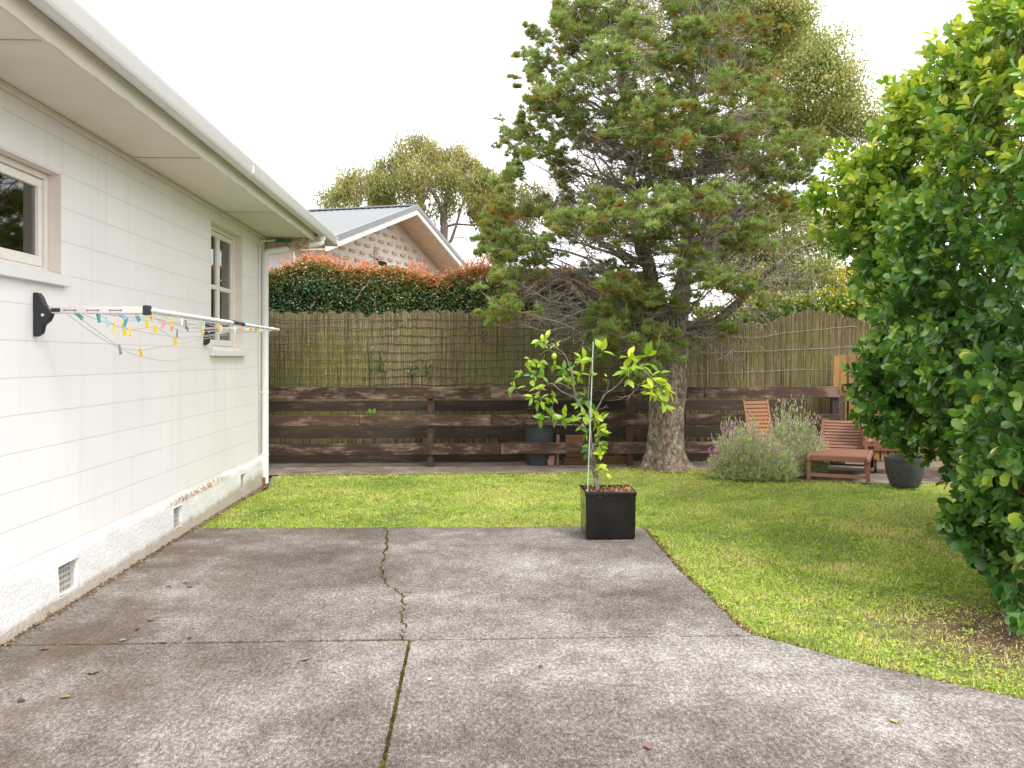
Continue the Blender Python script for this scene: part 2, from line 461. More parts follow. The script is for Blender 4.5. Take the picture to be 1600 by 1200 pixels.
M_needle = leaf_mat('conifer_needles', ((0.0, (.50, .19, .04)), (.16, (.42, .29, .06)), (.34, (.26, .26, .06)), (.55, (.21, .31, .075)), (.8, (.30, .44, .13)), (1.0, (.44, .58, .22))), .5, .42)
M_gris = leaf_mat('broad_leaf', ((0.0, (.035, .10, .022)), (.3, (.075, .19, .035)), (.5, (.13, .28, .042)), (.7, (.27, .42, .05)), (.85, (.45, .55, .06)), (1.0, (.68, .68, .09))), .27, .3, .6)
M_hedge = leaf_mat('hedge_leaf', ((0.0, (.022, .055, .02)), (.35, (.05, .12, .035)), (.5, (.13, .18, .035)), (.62, (.30, .26, .05)), (.78, (.55, .20, .07)), (1.0, (.80, .30, .20))), .3, .2, .6, (1, .8, .5))
M_willow = leaf_mat('willow_leaf', ((0.0, (.13, .15, .045)), (.5, (.30, .31, .085)), (1.0, (.55, .46, .19))), .5, .35)
M_birch = leaf_mat('birch_leaf', ((0.0, (.18, .23, .06)), (.5, (.38, .42, .14)), (1.0, (.66, .58, .25))), .5, .35)
M_yell = leaf_mat('yellow_leaf', ((0.0, (.10, .17, .02)), (.5, (.32, .38, .03)), (1.0, (.72, .52, .05))), .5, .3)
M_lgreen = leaf_mat('light_green_leaf', ((0.0, (.05, .11, .02)), (.5, (.16, .28, .03)), (.85, (.36, .40, .05)), (1.0, (.62, .38, .06))), .4, .3)
M_citrus = leaf_mat('citrus_leaf', ((0.0, (.09, .24, .03)), (.4, (.23, .42, .03)), (.75, (.46, .60, .04)), (1.0, (.70, .70, .07))), .3, .35, .55)
M_lav = leaf_mat('lavender_leaf', ((0.0, (.20, .18, .07)), (.3, (.34, .40, .16)), (.6, (.52, .60, .29)), (1.0, (.76, .72, .46))), .7, .2)
M_lavf = leaf_mat('lavender_flower', ((0.0, (.55, .38, .34)), (.5, (.58, .30, .46)), (1.0, (.62, .14, .56))), .6, .3, .3, (1, .8, 1))
M_grass = leaf_mat('grass_blade', ((0.0, (.18, .30, .035)), (.3, (.34, .50, .06)), (.55, (.54, .65, .10)), (.75, (.76, .73, .24)), (.9, (.82, .70, .42)), (1.0, (.5, .34, .19))), .55, .3, .3)
M_moss = leaf_mat('moss_tuft', ((0.0, (.05, .04, .015)), (.5, (.13, .12, .02)), (1.0, (.25, .20, .05))), .9, .1, .2)
def potblack():
    t = NT('gloss_black_glaze'); c = t.coord()
    k = t.ramp(t.noise(c, 4, 6, .7), (.3, (.004, .004, .004)), (.7, (.012, .011, .010)))
    k = t.mix(t.ramp(t.noise(c, 11, 6, .75), (.6, 0.0), (.75, .35)), k, (.09, .07, .06))
    return t.set(k, t.ramp(t.noise(c, 5, 5, .7), (.35, .08), (.7, .28)), 0, .5)
M_pot = potblack()
M_pot2 = plain('charcoal_pot', (.05, .052, .058), .55, var=.3, scale=14)
M_tub = plain('grey_plastic_tub', (.05, .055, .065), .6, var=.15)
M_chip = plain('bark_chip', (.30, .16, .09), .9, var=.6, scale=25)
M_stake = plain('pale_stake', (.46, .54, .47), .5)
M_lemon = plain('green_lemon', (.42, .52, .04), .4, var=.15)
M_alu = plain('powder_coated_arm', (.62, .60, .57), .4, var=.03)
M_alu2 = plain('white_metal_tube', (.72, .72, .72), .3, var=.02)
M_black = plain('black_plastic', (.02, .021, .026), .5, var=.2)
M_cord = plain('plastic_cord', (.52, .52, .50), .5)
M_pink = plain('pink_timber', (.30, .16, .13), .8, var=.2)

# ------------------------------------------------------------------ world and light
w = bpy.data.worlds.new('World'); scn.world = w; w.use_nodes = True
nt = w.node_tree; nt.nodes.clear()
wo = nt.nodes.new('ShaderNodeOutputWorld'); bg = nt.nodes.new('ShaderNodeBackground'); nt.links.new(bg.outputs[0], wo.inputs[0])
sky = nt.nodes.new('ShaderNodeTexSky'); sky.sky_type = 'NISHITA'; sky.sun_disc = False
SUN_EL, SUN_AZ = math.radians(52), math.radians(150)     # azimuth measured from +Y towards +X
sky.sun_elevation = SUN_EL; sky.sun_rotation = SUN_AZ
hs = nt.nodes.new('ShaderNodeHueSaturation'); hs.inputs['Saturation'].default_value = .12
nt.links.new(sky.outputs[0], hs.inputs['Color'])
mx = nt.nodes.new('ShaderNodeMix'); mx.data_type = 'RGBA'; mx.inputs[0].default_value = .8
nt.links.new(hs.outputs[0], mx.inputs[6]); mx.inputs[7].default_value = (9.65, 9.6, 9.8, 1)   # the even cloud layer
nt.links.new(mx.outputs[2], bg.inputs[0]); bg.inputs[1].default_value = .15
sd = bpy.data.lights.new('sun', 'SUN'); sd.energy = 1.7; sd.angle = math.radians(18); sd.color = (1, .975, .94)
so = bpy.data.objects.new('sun', sd); link(so)
sdir = Vector((math.sin(SUN_AZ) * math.cos(SUN_EL), math.cos(SUN_AZ) * math.cos(SUN_EL), math.sin(SUN_EL)))
so.rotation_euler = sdir.to_track_quat('Z', 'Y').to_euler(); so.location = (0, -5, 12)
scn.view_settings.view_transform = 'Standard'; scn.view_settings.look = 'None'; scn.view_settings.gamma = 1
scn.view_settings.exposure = .84
scn.cycles.use_denoising = True
scn.cycles.max_bounces = 8; scn.cycles.transparent_max_bounces = 16

# ------------------------------------------------------------------ ground
def sheet(name, poly, z, mat, kind='structure'):
    m = MB(); m.v = [(p[0], p[1], z) for p in poly]; m.f = [tuple(range(len(poly)))]
    o = m.build(name, mat); tag(o, kind=kind); return o
tag(MB().box(-900, 900, -900, 900, -.6, -.045).build('ground', M_soil), kind='structure')

edge = [G(*p) for p in ((1000, 823), (1012, 834), (1029, 854), (1045, 872), (1062, 893), (1080, 909), (1100, 926), (1118, 944), (1137, 962), (1151, 976), (1167, 987), (1217, 1002), (1292, 1022), (1375, 1043), (1458, 1062), (1542, 1081), (1600, 1092))]
edge += [Vector((3.1, 3.35, 0)), Vector((5, 2.7, 0)), Vector((9, 1.6, 0))]
YJ = 4.83
FX = -2.40
# irregular crack in the far slab
crack = [G(*p) for p in ((602, 824), (606, 845), (601, 868), (597, 888), (598, 905), (607, 916), (622, 924), (631, 932), (629, 945), (625, 958), (632, 972), (633, 982), (628, 997))]
_c = []
for a_, b_ in zip(crack[:-1], crack[1:]):
    for k_ in range(5):
        q_ = a_.lerp(b_, k_ / 5); q_.x += RS.normal(0, .009); _c.append(q_)
crack = _c + [crack[-1]]
def slab(poly, name, z=0.0):
    me = bpy.data.meshes.new(name); bm = bmesh.new()
    vs = [bm.verts.new((p[0], p[1], z)) for p in poly]
    f = bm.faces.new(vs)
    if f.normal.z < 0: f.normal_flip()
    r = bmesh.ops.extrude_face_region(bm, geom=[f])
    for e in r['geom']:
        if isinstance(e, bmesh.types.BMVert): e.co.z -= .09
    bmesh.ops.recalc_face_normals(bm, faces=bm.faces[:])
    bm.to_mesh(me); bm.free(); return me
g2 = .006
jY = lambda x: YJ + .0035 * (x + 2.4) * 0
XJ = G(640, 1001).x
far_l = [(FX, YJ + g2)] + [(p.x - .005 + RS.uniform(-.003, .003), max(p.y, YJ + g2)) for p in crack[::-1]] + [(FX, 8.12)]
far_r = [(p.x + .005 + RS.uniform(-.003, .003), max(p.y, YJ + g2)) for p in crack] + [(crack[-1].x + .02, YJ + g2)]
ed_far = [(p.x, p.y) for p in edge if p.y > YJ + .02]
far_r = far_r + [(ed_far[-1][0] + .02, YJ + g2)] + ed_far[::-1]
ed_near = [(p.x, p.y) for p in edge if p.y < YJ - .02]
near_l = [(FX, -6), (XJ - .007, -6), (XJ - .007, YJ - g2), (FX, YJ - g2)]
near_r = [(XJ + .007, -6), (9, -6)] + ed_near[::-1] + [(ed_near[0][0] - .08, YJ - g2), (XJ + .007, YJ - g2)]
bmj = bmesh.new()
for q in (far_l, far_r, near_l, near_r):
    bmj.from_mesh(slab(q, 'tmp'))
me = bpy.data.meshes.new('driveway'); bmj.to_mesh(me); bmj.free(); me.materials.append(M_conc)
drv = bpy.data.objects.new('driveway', me); link(drv); tag(drv, kind='structure')
bv = drv.modifiers.new('bevel', 'BEVEL'); bv.width = .004; bv.segments = 2; bv.limit_method = 'ANGLE'
sheet('joint_soil', [(FX, -6), (9, -6)] + [(p.x, p.y) for p in edge[::-1]] + [(FX, 8.12)], -.014, M_soil)

# moss in the joints
def along(line, n, wid):
    line = [Vector(p) for p in line]; L = [(b - a).length for a, b in zip(line[:-1], line[1:])]; tot = sum(L)
    t = RS.rand(n) * tot; out = np.zeros((n, 3)); cum = np.cumsum([0] + L)
    for i in range(n):
        k = min(len(L) - 1, int(np.searchsorted(cum, t[i]) - 1)); k = max(k, 0)
        u = (t[i] - cum[k]) / max(L[k], 1e-6); p = line[k].lerp(line[k + 1], u); out[i] = p
    out[:, :2] += RS.normal(size=(n, 2)) * wid
    return out
m1 = along([p.to_3d() if len(p) == 2 else p for p in crack], 9500, .011)
m1 = m1[(fbm(m1[:, 0], m1[:, 1], 6) > .40)]
m2 = along([(XJ, YJ, 0), (XJ, .5, 0)], 9000, .007)
m3 = along([(-2.2, YJ, 0), (G(1165, 990).x, YJ, 0)], 4200, .0035)
m3 = m3[(fbm(m3[:, 0], m3[:, 1], 4) > .36)]
mp_ = np.vstack([m1, m2, m3]); mp_[:, 2] = RS.uniform(-.012, -.003, len(mp_))
scatter('moss', M_moss, mp_, rdir(len(mp_)) + [0, 0, .5], rdir(len(mp_)), RS.uniform(.004, .012, len(mp_)), RS.uniform(.004, .010, len(mp_)), T_SIMPLE,
        np.clip(fbm(mp_[:, 0], mp_[:, 1], 8) * 1.6 - .35 + RS.normal(0, .15, len(mp_)), 0, 1))
tag(bpy.data.objects['moss'], 'green brown moss filling the driveway joints and crack', 'moss', kind='stuff')

# lawn
lawn = [G(302, 829), G(600, 827)] + [p + Vector((.02, .0, 0)) for p in edge[:-1]] + [Vector((9.5, 1.7, 0)), Vector((9.5, 11.2, 0))]
far_edge = [G(*p) for p in ((1560, 757), (1500, 753), (1440, 754), (1380, 755), (1310, 752), (1255, 750), (1180, 745), (1125, 737), (1085, 731), (1030, 731), (985, 728), (940, 732), (900, 737), (700, 739), (425, 741))]
left_edge = [G(418, 762), G(380, 776), G(345, 797), G(318, 815)]
lawn = lawn + far_edge + left_edge
sheet('lawn', [(p.x, p.y) for p in lawn], -.022, M_lawn)
sheet('path', [(p.x, p.y + 0) for p in far_edge][::-1] + [(9.5, 11.2), (9.5, 14.4), (-3.4, 14.4), (-3.4, 11.05)], -.010, M_path)
lp = [(p.x, p.y) for p in lawn]
def grass_pts(n, x0, x1, y0, y1):
    x = RS.uniform(x0, x1, n); y = RS.uniform(y0, y1, n)
    k = inpoly(x, y, lp); return x[k], y[k]
xs, ys = [], []
for (y0, y1, dens) in ((2.2, 5.0, 8200), (5.0, 6.5, 6800), (6.5, 8.2, 5600), (8.2, 10.2, 4600), (10.2, 12.4, 3900)):
    n = int((y1 - y0) * 8.4 * dens)
    a, b = grass_pts(n, -2.4, 6.0, y0, y1); xs.append(a); ys.append(b)
gx = np.concatenate(xs); gy = np.concatenate(ys)
# drop what lies far outside the view to the right
dd = gx * SA + gy * CA; rr = gx * CA - gy * SA
k = (rr / dd) < .62
gx, gy = gx[k], gy[k]
de = polydist(gx, gy, [(p.x, p.y) for p in edge])
dt = polydist(gx, gy, [(G(302, 829).x, G(302, 829).y), (G(1000, 823).x, G(1000, 823).y)])
dl = polydist(gx, gy, [(p.x, p.y) for p in ([G(425, 741)] + left_edge + [G(302, 829)])])
nz = fbm(gx, gy, 3.0, 0); nz2 = fbm(gx, gy, 1.1, 2); nz3 = fbm(gx, gy, 11, 4)
bare = np.zeros(len(gx))
# thin scruffy ground under the big shrub on the right
sx, sy = 3.05, 4.75
dsh = np.hypot((gx - sx) / 1.0, (gy - sy) / .8)
bare += np.clip(1.28 - dsh, 0, 1) * 1.0
bare += np.clip(.55 - np.hypot(gx - G(1090, 768).x, (gy - G(1090, 768).y)), 0, 1) * .9
bare += np.clip(.5 - np.hypot(gx - 2.6, gy - 12.1), 0, 1) * .8
bare += np.clip(.55 - np.hypot(gx - G(350, 800).x, gy - G(350, 800).y), 0, 1) * .7
bare += np.clip(.9 - polydist(gx, gy, [(p.x, p.y) for p in edge[11:]]) , 0, 1) * .30
edge_cut = .07 * fbm(gx, gy, 9, 3) - .012
keep = (de > edge_cut) & (dt > .012 + .02 * nz3) & (dl > .02 + .05 * nz) & (RS.rand(len(gx)) < np.clip(1.15 - bare * 1.1 - np.clip(.40 - nz, 0, 1) * 2.0 - np.clip(.36 - nz3, 0, 1) * 1.6, .08, 1))
gx, gy, nz, nz2, nz3, bare, de = [a[keep] for a in (gx, gy, nz, nz2, nz3, bare, de)]
n = len(gx)
pos = np.stack([gx, gy, np.full(n, -.022)], 1)
tilt = RS.uniform(.35, 1.5, n); az = RS.uniform(0, 2 * PI, n)
dr = np.stack([np.cos(az) * np.sin(tilt), np.sin(az) * np.sin(tilt), np.cos(tilt)], 1)
nr = np.stack([-np.cos(az) * np.cos(tilt), -np.sin(az) * np.cos(tilt), np.sin(tilt)], 1) + RS.normal(0, .3, (n, 3))
clover = (RS.rand(n) < .42) & (fbm(gx, gy, 2.2, 5) > .38)
L = RS.uniform(.014, .038, n) * (.75 + .5 * nz); W = RS.uniform(.004, .0085, n)
v = np.clip(.43 + (nz2 - .5) * 1.1 + (nz - .5) * .8 + (nz3 - .5) * .6 + RS.normal(0, .20, n) + bare * .45, 0, 1)
v[(RS.rand(n) < .05)] = .88
v[clover] = np.clip(v[clover] * .55, 0, .5)
c = ~clover
grass = scatter('grass', M_grass, pos[c], dr[c], nr[c], L[c], W[c], T_BLADE, v[c])
tag(grass, 'short patchy green and yellow lawn grass', 'grass', kind='stuff')
pc = pos[clover].copy(); pc[:, 2] += RS.uniform(.012, .038, len(pc)); ncl = len(pc)
cl = scatter('clover', M_grass, pc, rdir(ncl) * [1, 1, .25], RS.normal(0, .3, (ncl, 3)) + [0, 0, 1], RS.uniform(.010, .018, ncl), RS.uniform(.010, .017, ncl), T_SIMPLE, v[clover])
tag(cl, 'small round clover leaves spread through the lawn', 'clover', kind='stuff')
# broad leaved weeds
wx, wy = grass_pts(900, -2.3, 5.0, 3.2, 12.0)
kk = (fbm(wx, wy, .9, 1) > .50); wx, wy = wx[kk], wy[kk]; K = 8
bx = np.repeat(wx, K); by = np.repeat(wy, K); a = np.tile(np.arange(K) * 2.4, len(wx)) + np.repeat(RS.uniform(0, 6, len(wx)), K)
o = scatter('weeds', M_grass, np.stack([bx, by, np.full(len(bx), -.008)], 1), np.stack([np.cos(a), np.sin(a), RS.uniform(.2, .8, len(a))], 1), np.tile([[0, 0, 1.0]], (len(a), 1)) + RS.normal(0, .2, (len(a), 3)),
            RS.uniform(.03, .06, len(a)), RS.uniform(.010, .018, len(a)), T_LEAF2, np.clip(.18 + RS.normal(0, .12, len(a)), 0, .5))
tag(o, 'flat rosettes of broad leaved weeds in the lawn', 'weeds', kind='stuff')
nx, ny = grass_pts(16000, 0.2, 5.2, 9.4, 12.4); kk = RS.rand(len(nx)) < np.clip(1.2 - np.hypot(nx - 2.6, ny - 11.9) / 2.2, 0, .8); nx, ny = nx[kk], ny[kk]
o = scatter('fallen_needles', M_grass, np.stack([nx, ny, RS.uniform(-.012, .012, len(nx))], 1), rdir(len(nx)) * [1, 1, .25], rdir(len(nx)) * .4 + [0, 0, 1], RS.uniform(.02, .05, len(nx)), RS.uniform(.003, .007, len(nx)), T_SIMPLE, RS.uniform(.9, 1, len(nx)))
tag(o, 'brown fallen needles scattered around the conifer foot', 'needles', kind='stuff')
hc = [G(*q) for q in ((632, 926), (690, 921), (760, 912), (820, 908), (900, 904), (960, 903), (1030, 900), (1060, 898))]; hp = []
for a_, b_ in zip(hc[:-1], hc[1:]):
    for k_ in range(9): q_ = a_.lerp(b_, k_ / 9); q_.y += RS.normal(0, .009); hp.append(q_)
m = MB()
for a_, b_ in zip(hp[:-1], hp[1:]):
    w_ = RS.uniform(.0012, .0036); b = len(m.v); m.v += [(a_.x, a_.y - w_, .0012), (b_.x, b_.y - w_, .0012), (b_.x, b_.y + w_, .0012), (a_.x, a_.y + w_, .0012)]; m.f.append((b, b + 1, b + 2, b + 3))
tag(m.build('hairline_crack', M_soil, fix=False), kind='structure')
# leaf litter and crumbs on the bare earth
n = 22000
lx = RS.uniform(1.2, 4.6, n); ly = RS.uniform(3.2, 6.8, n)
k = inpoly(lx, ly, lp) & (RS.rand(n) < np.clip(1.25 - np.hypot((lx - sx) / 1.3, (ly - sy) / 1.1), 0, 1)); lx, ly = lx[k], ly[k]
ex = along([(p.x + .02, p.y, 0) for p in edge[:-2]], 3800, .022)
wl = along([(FX + .03, 4.0, 0), (FX + .03, 8.1, 0), (FX + .05, 10.9, 0)], 2600, .02)
pp = np.vstack([np.stack([lx, ly, np.full(len(lx), -.012)], 1), ex + [0, 0, -.012], wl + [0, 0, .004]])
n = len(pp)
lit = scatter('leaf_litter', leaf_mat('litter', ((0.0, (.06, .035, .02)), (.5, (.20, .115, .06)), (.85, (.36, .23, .12)), (1.0, (.5, .42, .3))), .8, .05, .2), pp,
              rdir(n) * [1, 1, .3], rdir(n) * .5 + [0, 0, 1], RS.uniform(.008, .03, n), RS.uniform(.005, .014, n), T_SIMPLE, RS.rand(n))
tag(lit, 'brown leaf litter and earth crumbs along edges', 'leaf litter', kind='stuff')

# ------------------------------------------------------------------ white house
WX = -2.418; CY = 11.0; SZ = 2.885
house = empty('white_house', (WX, CY, 0), 0, 'single storey white painted block house along the left side', 'house')
HL = Vector((WX, CY, 0))
def H(o):  # keep world coordinates under the offset parent
    o.location = o.location - HL; return o
wins = [(4.42, 5.60, 1.955, 2.545), (8.78, 9.96, 1.545, 2.745)]
vents = [(5.49, 5.77, .075, .25), (7.58, 7.81, .075, .25), (9.76, 9.98, .085, .27)]
# main wall with openings
m = MB()
ycuts = sorted({-6.0, CY} | {q for a in wins for q in a[:2]}); zc = sorted({.28, SZ + .06} | {q for a in wins for q in a[2:]})
for y0, y1 in zip(ycuts[:-1], ycuts[1:]):
    for z0, z1 in zip(zc[:-1], zc[1:]):
        if any(a[0] - 1e-6 <= y0 and y1 <= a[1] + 1e-6 and a[2] - 1e-6 <= z0 and z1 <= a[3] + 1e-6 for a in wins): continue
        b = len(m.v); m.v += [(WX, y0, z0), (WX, y1, z0), (WX, y1, z1), (WX, y0, z1)]; m.f.append((b, b + 1, b + 2, b + 3))
bmx = None
b = len(m.v); m.v += [(WX, CY, .28), (WX - 7, CY, .28), (WX - 7, CY, SZ + .06), (WX, CY, SZ + .06)]; m.f.append((b, b + 1, b + 2, b + 3))
b = len(m.v); m.v += [(WX - 7, -6, .28), (WX, -6, .28), (WX, -6, SZ + .06), (WX - 7, -6, SZ + .06)]; m.f.append((b, b + 1, b + 2, b + 3))
b = len(m.v); m.v += [(WX - 7, CY, .28), (WX - 7, -6, .28), (WX - 7, -6, SZ + .06), (WX - 7, CY, SZ + .06)]; m.f.append((b, b + 1, b + 2, b + 3))
H(m.build('wall', M_wall, house, fix=False))
H(MB().box(WX - 6.9, WX - .6, -5.9, CY - .1, SZ + .02, SZ + .05).build('inner_ceiling', M_dark, house))
# foundation (rough plaster, with vent openings and a rounded top)
ys_ = sorted(set(list(np.arange(-6, CY + .01, .09)) + [CY + .02] + [q for a in vents for q in a[:2]]))
ys_ = [q for i, q in enumerate(ys_) if i == 0 or q - ys_[i - 1] > 1e-4]
prof = [(-2.384, -.08), (-2.386, .03), (-2.387, .075), (-2.388, .16), (-2.390, .25), (-2.391, .275), (-2.393, .30), (-2.402, .318), (-2.421, .326)]
m = MB(); cols = []
for y in ys_:
    c0 = len(m.v)
    for i, (x, z) in enumerate(prof):
        j = .005 * (math.sin(y * 9 + z * 20) + math.sin(y * 23 + z * 7)) * (1 if 0 < i < len(prof) - 1 else .2)
        zz = z + (.010 * math.sin(y * 4.1 + 1) + .006 * math.sin(y * 13) if i >= 5 else 0)
        m.v.append((x + j, y, zz))
    cols.append(c0)
for a, b_, y0, y1 in zip(cols[:-1], cols[1:], ys_[:-1], ys_[1:]):
    for i in range(len(prof) - 1):
        hole = any(v_[0] - 1e-5 <= y0 and y1 <= v_[1] + 1e-5 for v_ in vents) and i in (2, 3)
        if not hole: m.f.append((a + i, b_ + i, b_ + i + 1, a + i + 1))
m.box(WX - 7, -2.40, CY + .0, CY + .03, -.1, .32)
H(m.build('foundation', M_plaster, house, smooth=True, fix=False))
for (y0, y1, z0, z1) in vents:
    z0, z1 = .075, .25
    m = MB(); xo, xi = -2.386, -2.50
    # reveal faces
    for q in (((xo, y0, z0), (xi, y0, z0), (xi, y0, z1), (xo, y0, z1)), ((xo, y1, z0), (xi, y1, z0), (xi, y1, z1), (xo, y1, z1)),
              ((xo, y0, z1), (xi, y0, z1), (xi, y1, z1), (xo, y1, z1)), ((xo, y0, z0), (xi, y0, z0), (xi, y1, z0), (xo, y1, z0))):
        b = len(m.v); m.v += list(q); m.f.append((b, b + 1, b + 2, b + 3))
    vt = H(m.build('vent', M_plaster, house, fix=False))
    g = MB(); ye = y1 - .055; nb, nr_ = 6, 5; x0, x1 = -2.425, -2.412
    g.box(x0, x1 - .003, ye, y1, z0, z1)
    for i in range(nb + 1):
        yy = y0 + (ye - y0) * i / nb; g.box(x0, x1, yy - .006, yy + .004, z0, z1)
    for i in range(nr_ + 1):
        zz = z0 + (z1 - z0) * i / nr_; g.box(x0, x1 + .002, y0 + .0, ye, zz - .0055, zz + .0055)
    o = g.build('grille', M_vent, vt)
    g = MB(); b = len(g.v); g.v += [(xi, y0, z0), (xi, y1, z0), (xi, y1, z1), (xi, y0, z1)]; g.f.append((0, 1, 2, 3)); g.build('backing', M_dark, vt)

def window(y0, y1, z0, z1, casements, sillz, trz):
    R = .085; xi = WX - R; e = .002
    m = MB()
    for q in (((WX, y0, z0), (xi, y0, z0), (xi, y0, z1), (WX, y0, z1)), ((WX, y1, z0), (xi, y1, z0), (xi, y1, z1), (WX, y1, z1)),
              ((WX, y0, z1), (xi, y0, z1), (xi, y1, z1), (WX, y1, z1)), ((WX, y0, z0), (xi, y0, z0), (xi, y1, z0), (WX, y1, z0))):
        b = len(m.v); m.v += list(q); m.f.append((b, b + 1, b + 2, b + 3))
    wn = H(m.build('window', M_reveal, house, fix=False))
    f = MB(); t = .035; xa, xb = xi - .05, xi + .012
    f.box(xa, xb, y0 + e, y1 - e, z1 - t, z1 - e); f.box(xa, xb, y0 + e, y1 - e, z0 + e, z0 + t)
    f.box(xa, xb, y0 + e, y0 + t, z0 + t, z1 - t); f.box(xa, xb, y1 - t, y1 - e, z0 + t, z1 - t)
    f.build('frame', M_frame, wn, bevel=.004)
    a, b_ = y0 + t + .004, y1 - t - .004
    step = (b_ - a) / casements
    for i in range(casements):
        s = MB(); u0, u1 = a + i * step + .002, a + (i + 1) * step - .002; w_ = .048; xs0, xs1 = xi - .045, xi - .004
        zb, zt = z0 + t + .005, z1 - t - .005
        s.box(xs0, xs1, u0, u1, zb, zb + w_ * 1.25); s.box(xs0, xs1, u0, u1, zt - w_, zt)
        s.box(xs0, xs1, u0, u0 + w_, zb + w_ * 1.25, zt - w_); s.box(xs0, xs1, u1 - w_, u1, zb + w_ * 1.25, zt - w_)
        if trz: s.box(xs0 + .003, xs1 - .003, u0 + w_, u1 - w_, trz - .022, trz + .022)
        sa = s.build('sash', M_frame, wn, bevel=.003)
        g = MB(); g.box(xi - .028, xi - .024, u0 + w_ - .004, u1 - w_ + .004, zb + w_, zt - w_ + .004)
        g.build('pane', M_glass, sa)
    s = MB()
    s.prism([(xi - .02, z0 + .002), (xi - .02, z0 + .03), (WX + .045, z0 - .006), (WX + .045, sillz), (WX + .002, sillz), (WX + .002, z0 + .002)], y0 + .003, 'y', y1 - .003)
    s.box(WX + .002, WX + .043, y0 - .05, y0 + .003, sillz, z0 - .008); s.box(WX + .002, WX + .043, y1 - .003, y1 + .05, sillz, z0 - .008)
    s.build('sill', plain('sill_paint', (.80, .80, .79), .5, var=.03), wn, bevel=.003)
    c = MB(); # curtain folds at the far side
    pts = []
    yy = np.linspace(y1 - .06, y1 - .40, 40)
    for i, q in enumerate(yy): pts.append((xi - .16 + .02 * math.sin(i * 1.3), q))
    for (x, q) in pts: c.v += [(x, q, z0 - .05), (x, q, z1 + .02)]
    for i in range(len(pts) - 1): c.f.append((2 * i, 2 * i + 1, 2 * i + 3, 2 * i + 2))
    c.build('curtain', M_curtain, wn, fix=False)
    return wn
w1 = window(*wins[0], 2, 1.885, None)
w2 = window(*wins[1], 2, 1.485, 2.16)
# soffit, battens, fascia, gutter, roof
H(MB().box(WX - .01, -1.885, -6, CY + .02, SZ, SZ + .012).build('soffit', M_soffit, house))
m = MB(); m.box(WX + .002, WX + .03, -6, CY, SZ - .035, SZ - .002); H(m.build('soffit_trim', M_fascia, house, bevel=.006))
for yb in (1.82, 4.26, 6.70, 9.14):
    H(MB().box(WX + .035, -1.89, yb - .022, yb + .022, SZ - .010, SZ - .001).build('soffit_batten', M_fascia, house, bevel=.003))
m = MB()
yy = np.arange(-6, 11.25, .06)
for i, y in enumerate(yy):
    lo = SZ - .012 - .006 * abs(math.sin(y * 7.3)) - .005 * RS.rand()
    m.v += [(-1.895, y, lo), (-1.872, y, lo), (-1.872, y, 3.03), (-1.895, y, 3.03)]
for i in range(len(yy) - 1):
    for k in range(4):
        a = 4 * i + k; b = 4 * i + (k + 1) % 4; m.f.append((a, b, b + 4, a + 4))
m.f.append((0, 3, 2, 1)); e4 = 4 * (len(yy) - 1); m.f.append((e4, e4 + 1, e4 + 2, e4 + 3))
H(m.build('fascia', M_fascia, house))
GE = 12.38
gp = [(-1.868, 3.045), (-1.868, 2.972), (-1.84, 2.952), (-1.79, 2.940), (-1.765, 2.945), (-1.752, 2.962), (-1.750, 3.018), (-1.742, 3.030), (-1.742, 3.050), (-1.756, 3.052), (-1.760, 3.030), (-1.762, 2.965), (-1.79, 2.950), (-1.838, 2.962), (-1.858, 2.98), (-1.858, 3.045)]
gut = H(MB().prism(gp, -6, 'y', GE).build('gutter', M_gutter, house, smooth='auto'))
m = MB(); m.prism([(x - (.0 if x < -1.8 else -.004), z - (.004 if z < 2.98 else -.004)) for x, z in gp[:10]] + [(-1.80, 3.0)], 7.56, 'y', 7.60)
H(m.build('gutter_joint', M_gutter, house))
# end gutter and end soffit
m = MB(); m.prism([(GE, 3.05), (GE, 2.95), (GE - .03, 2.94), (GE - .10, 2.95), (GE - .12, 2.975), (GE - .12, 3.05)], -9.3, 'x', -1.745); H(m.build('gutter', M_gutter, house))
H(MB().box(-9.3, -1.885, CY + .06, GE - .13, 2.945, 2.96).build('soffit', M_soffit, house))
H(MB().box(WX - .0, -1.90, CY + .025, CY + .05, 2.745, SZ + .05).build('end_board', M_endboard, house))
gs_ = MB(); gs_.box(-2.30, -2.10, CY + .003, CY + .022, 2.825, 2.865); H(gs_.build('green_strip', M_green, house, bevel=.004))
m = MB()
rz = lambda x: 3.05 + (-1.79 - x) * .30
m.prism([(-1.80, rz(-1.80)), (-5.8, rz(-5.8)), (-9.8, rz(-1.80)), (-9.8, rz(-1.8) - .03), (-5.8, rz(-5.8) - .03), (-1.80, rz(-1.80) - .03)], -6.2, 'y', GE - .02)
m.prism([(-1.86, rz(-1.86) - .034), (-5.8, rz(-5.8) - .034), (-9.7, rz(-1.86) - .034)], GE - .2, 'y', GE - .16)
H(m.build('roof', M_roof, house))
